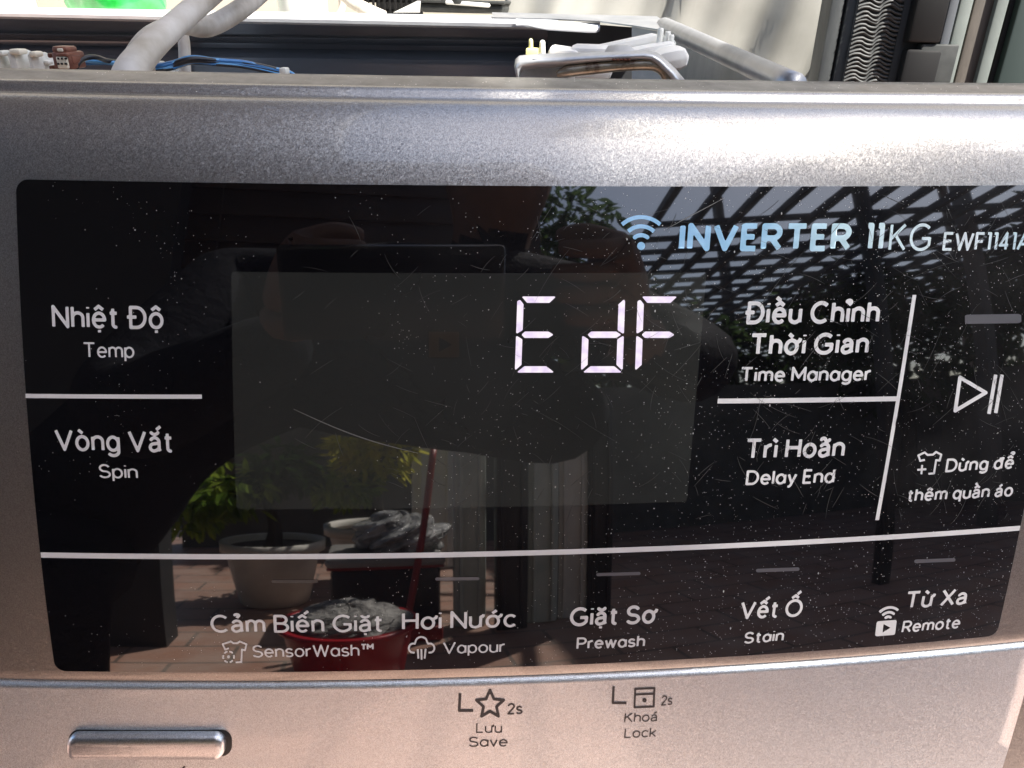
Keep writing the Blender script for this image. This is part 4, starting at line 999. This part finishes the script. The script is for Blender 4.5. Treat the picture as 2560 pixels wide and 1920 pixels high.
# house eave above and to the left
M_EAVE = mat('eave_boards', (.13, .12, .11), .7); mottle(M_EAVE, (.09, .085, .08), (.16, .15, .14), 5, 5, stretch=(4, 1, 1))
ev = empty('house_eave', (-1.6, -.2, FLOOR), 'dark boarded eave over the left of the terrace', 'eave')
for k in range(10): box('eave_board', (.19, 3.6, .03), Vector((-2.2 + k * .2, -.9, 1.5 + .002 * (k % 2))), M_EAVE, ev, .003)
box('fascia_board', (.04, 3.6, .16), Vector((-.26, -.9, 1.46)), M_EAVE, ev, .004)
for y_ in (-2.6, .8): box('post', (.1, .1, 1.48 - FLOOR), Vector((-2.2, y_, (1.48 + FLOOR) / 2)), M_EAVE, ev, .004)

def sun_to(x, y, z, zt):
    t = (zt - z) / SUN.z; return (x + SUN.x * t, y + SUN.y * t)
ZS = 1.47; qa, qc = sun_to(-.025, .25, -.03, ZS), sun_to(.06, .2, -.2, ZS); qd = (qc[0] + 1.2 * (qc[0] - qa[0]), qc[1] + 1.2 * (qc[1] - qa[1]))
q1, q2, q3 = sun_to(-.62, .60, 0, ZS), sun_to(-.05, .60, 0, ZS), sun_to(-.05, .30, -.02, ZS)
blocker_outline = [q1, q2, q3, qa, qd, (qd[0], -.80), (q1[0], -.80)]
sl = empty('added_sun_slats', (qd[0] + .3, -.5, FLOOR), 'awning of thin unseen slats, added to dim the sun on the machine', 'sun_blocker')
M_SLAT = mat('grey_slat', (.2, .2, .2), .6)
for k in range(40): box('slat', (1.0, .0131, .003), Vector((qa[0] + .02 + .5, -.86 + k * .0155, ZS + .012)), M_SLAT, sl)  # unseen slats added to dim the sun on the panel's right
for x_ in (qa[0] + .03, qa[0] + 1.0): box('slat_rail', (.02, .66, .012), Vector((x_, -.55, ZS + .021)), M_SLAT, sl)
M_BLOCKER = mat('sun_blocker_dark', (.05, .05, .05), .8)
kq0, kq1 = sun_to(.45, -.2, FLOOR, 3.0), sun_to(3.6, -3.0, FLOOR, 3.0)
cp = empty('added_shade_roof', ((kq0[0] + kq1[0]) / 2, (kq0[1] + kq1[1]) / 2, FLOOR), 'added unseen flat roof on posts, shading the right of the terrace', 'roof')
box('roof_sheet', (kq1[0] - kq0[0], kq0[1] - kq1[1], .04), Vector(((kq0[0] + kq1[0]) / 2, (kq0[1] + kq1[1]) / 2, 3.0)), M_EAVE, cp, .005)  # unseen roof added to keep sun off the mirrored floor at right
for x_ in (kq0[0] + .1, kq1[0] - .1):
    for y_ in (kq0[1] - .1, kq1[1] + .1): box('post', (.08, .08, 2.98 - FLOOR), Vector((x_, y_, (2.98 + FLOOR) / 2)), M_EAVE, cp, .004)
tag(box('added_dark_wall', (2.6, .12, 2.38), Vector((-1.95, -1.55, FLOOR + 1.19)), mat('added_wall_dark', (.02, .02, .022), .7)), kind='structure')  # unseen dark wall added to blacken the panel's left reflection
rb = empty('added_sky_slats', (-.1, -1.6, FLOOR), 'dark brown slatted blind added unseen behind the photographer to darken the mirrored sky', 'sky_blocker')
M_SKY_SLAT = mat('dark_brown_wood', (.028, .016, .012), .55); mottle(M_SKY_SLAT, (.02, .011, .009), (.04, .024, .018), 14, 5, stretch=(1, 1, 6))
for k in range(11): box('slat', (1.20, .012, .112), Vector((-.12, -1.60, .24 + .106 * k)), M_SKY_SLAT, rb, .003, Matrix.Rotation(.12, 3, 'X'))  # unseen slats added to hide bright sky from the panel's upper reflection
for x_ in (-.55, .3): box('cord', (.006, .006, 1.35), Vector((x_, -1.59, .83)), M_SKY_SLAT, rb)
o = flat('added_sun_shade', [Vector((x, y, 1.47)) for x, y in blocker_outline], M_BLOCKER, None, .004); tag(o, 'dark unseen sheet added overhead to cut the sun on the machine', 'sun_blocker')  # unseen sheet added overhead, outline traced sunward from the wanted shadow edge

# ------------------------------------------------------------------ photographer crouching with the phone
M_CLOTHES = mat('dark_navy_clothes', (.010, .011, .016), .9, spec=.1)
nz = noise(M_CLOTHES, coords(M_CLOTHES), 60, 4, .6); bump(M_CLOTHES, nz.outputs[0], .5, .01)
M_SKIN = mat('skin', (.12, .06, .04), .6); mottle(M_SKIN, (.09, .045, .03), (.14, .07, .048), 30)
M_HAIR = mat('black_hair', (.008, .007, .006), .35)
def skin_body(name, J, E, mats, face_mat, root=0, sub=2):
    me = bpy.data.meshes.new(name); me.from_pydata([j[0] for j in J], E, []); o = bpy.data.objects.new(name, me); col.objects.link(o)
    o.modifiers.new('skin', 'SKIN'); 
    for v, j in zip(me.skin_vertices[0].data, J): v.radius = (j[1], j[2] if len(j) > 2 else j[1])
    me.skin_vertices[0].data[root].use_root = True
    s = o.modifiers.new('sub', 'SUBSURF'); s.levels = sub; s.render_levels = sub
    dg = bpy.context.evaluated_depsgraph_get(); dg.update(); m2 = bpy.data.meshes.new_from_object(o.evaluated_get(dg))
    bpy.data.objects.remove(o); m2.name = name
    for m in mats: m2.materials.append(m)
    for p in m2.polygons: p.material_index = face_mat(p.center); p.use_smooth = True
    o = bpy.data.objects.new(name, m2); col.objects.link(o); return o
person = empty('person', (-.58, -.72, FLOOR), 'person in dark clothes crouching and holding a phone, mirrored in the panel', 'person')
J = [((-.60, -.84, -.30), .16, .14), ((-.40, -.76, -.06), .17, .14), ((-.06, -.64, .11), .21, .14), ((.10, -.58, .16), .10, .09),     # 0 pelvis 1 waist 2 chest 3 neck base
     ((.115, -.53, .24), .055), ((.12, -.49, .31), .085, .09), ((.12, -.48, .39), .092, .10), ((.12, -.485, .45), .06, .07),          # 4 neck 5-7 head
     ((-.27, -.56, .12), .105), ((-.34, -.36, -.10), .078), ((-.21, -.22, -.06), .050), ((-.115, -.09, -.035), .032),                  # left arm 8-11
     ((.25, -.56, .12), .10), ((.36, -.36, -.02), .072), ((.25, -.21, -.03), .042), ((.13, -.075, -.03), .032),                      # right arm 12-15
     ((-.70, -.76, -.38), .12), ((-.66, -.44, -.30), .090), ((-.68, -.62, -.62), .05), ((-.68, -.78, FLOOR + .07), .038), ((-.67, -.64, FLOOR + .035), .035),
     ((-.56, -.76, -.40), .12), ((-.46, -.42, -.32), .095), ((-.52, -.60, -.64), .055), ((-.52, -.78, FLOOR + .07), .038), ((-.50, -.64, FLOOR + .035), .035), ((.16, -.60, -.05), .15, .12), ((.30, -.52, -.12), .11, .10)]
E = [(0, 1), (1, 2), (2, 3), (3, 4), (4, 5), (5, 6), (6, 7), (2, 8), (8, 9), (9, 10), (10, 11), (2, 12), (12, 13), (13, 14), (14, 15), (0, 16), (16, 17), (17, 18), (18, 19), (19, 20), (0, 21), (21, 22), (22, 23), (23, 24), (24, 25), (2, 26), (26, 27)]
b = skin_body('body', J, E, [M_CLOTHES, M_SKIN], lambda c: 1 if (c.z > .22 and abs(c.x - .12) < .14) or (c.y > -.085) else 0)
b.parent = person; b.matrix_parent_inverse = Matrix.Translation(person.location).inverted()
# hair cap, ears, eyes, nose on the head
hc = Vector((.12, -.485, .385))
hv = []; hf = []; nn = 20
for j in range(11):
    th = math.radians(5 + j * 11)
    for i in range(nn):
        f = 2 * math.pi * i / nn; lim = 1.0 if math.sin(f) < .3 else (1.0 if th < math.radians(62) else .80)
        r = .108 * lim; hv.append((hc.x + r * .92 * math.sin(th) * math.cos(f), hc.y - .012 + r * 1.05 * math.sin(th) * math.sin(f), hc.z + .012 + r * math.cos(th)))
for j in range(10):
    for i in range(nn): hf.append((j * nn + i, j * nn + (i + 1) % nn, (j + 1) * nn + (i + 1) % nn, (j + 1) * nn + i))
hf.append(tuple(range(nn)))
mesh_obj('hair', hv, hf, M_HAIR, person)
for s in (-1, 1):
    lathe('ear', [(0, .022), (.010, .018), (.013, 0), (.009, -.018), (0, -.022)], (hc.x + s * .092, hc.y, hc.z - .01), M_SKIN, person, 10)
    lathe('eye', [(0, .010), (.008, .006), (.010, 0), (.008, -.006), (0, -.010)], (hc.x + s * .034, hc.y + .082, hc.z + .004), M_HAIR, person, 10)
tube('nose', [hc + Vector((0, .088, .0)), hc + Vector((0, .104, -.030)), hc + Vector((0, .092, -.042))], [.008, .013, .008], M_SKIN, person, seg=8)
tube('mouth', [hc + Vector((-.024, .084, -.066)), hc + Vector((0, .092, -.064)), hc + Vector((.024, .084, -.066))], [.003, .005, .003], M_SKIN, person, seg=8)
# hands: palm and five bent fingers closing on the long edges of the phone
fw = Vector(CF); rt = Vector(CR); upv = Vector(CU)
def hand(s):
    p0 = rt * s * .120 - fw * .040 - upv * .012; wr = Vector((.13, -.075, -.03)) if s > 0 else Vector((-.115, -.09, -.035))
    J = [(wr, .030, .026), (p0, .030, .016), (rt * s * .105 - fw * .026 + upv * .012, .020, .014)]; E = [(0, 1), (1, 2)]
    for k in range(4):
        ln = (.9, 1.0, .95, .78)[k]; kx = p0 + upv * (.026 - .018 * k) + fw * .012 - rt * s * .012
        a = len(J); J += [(kx, .0095), (kx - rt * s * .018 * ln + fw * .010, .0088), (kx - rt * s * .036 * ln + fw * .008, .0080), (kx - rt * s * .048 * ln + fw * .001, .0070)]
        E += [(1, a), (a, a + 1), (a + 1, a + 2), (a + 2, a + 3)]
    a = len(J); J += [(p0 + upv * .030 - fw * .012 - rt * s * .008, .0105), (p0 + upv * .036 - fw * .020 - rt * s * .030, .0095), (p0 + upv * .030 - fw * .022 - rt * s * .050, .008)]
    E += [(1, a), (a, a + 1), (a + 1, a + 2)]
    h = skin_body('hand', [(tuple(j[0]), *j[1:]) for j in J], E, [M_SKIN], lambda c: 0, 1, 1)
    h.parent = person; h.matrix_parent_inverse = Matrix.Translation(person.location).inverted()
hand(-1); hand(1)
ph = empty('phone', -fw * .012, 'black phone held level by the person, mirrored in the panel', 'phone')
RM = Matrix((rt, upv, -fw)).transposed()
box('phone_body', (.150, .072, .008), -fw * .012 - rt * .048 - upv * .018, mat('phone_black', (.01, .01, .012), .15), ph, .0035, RM)
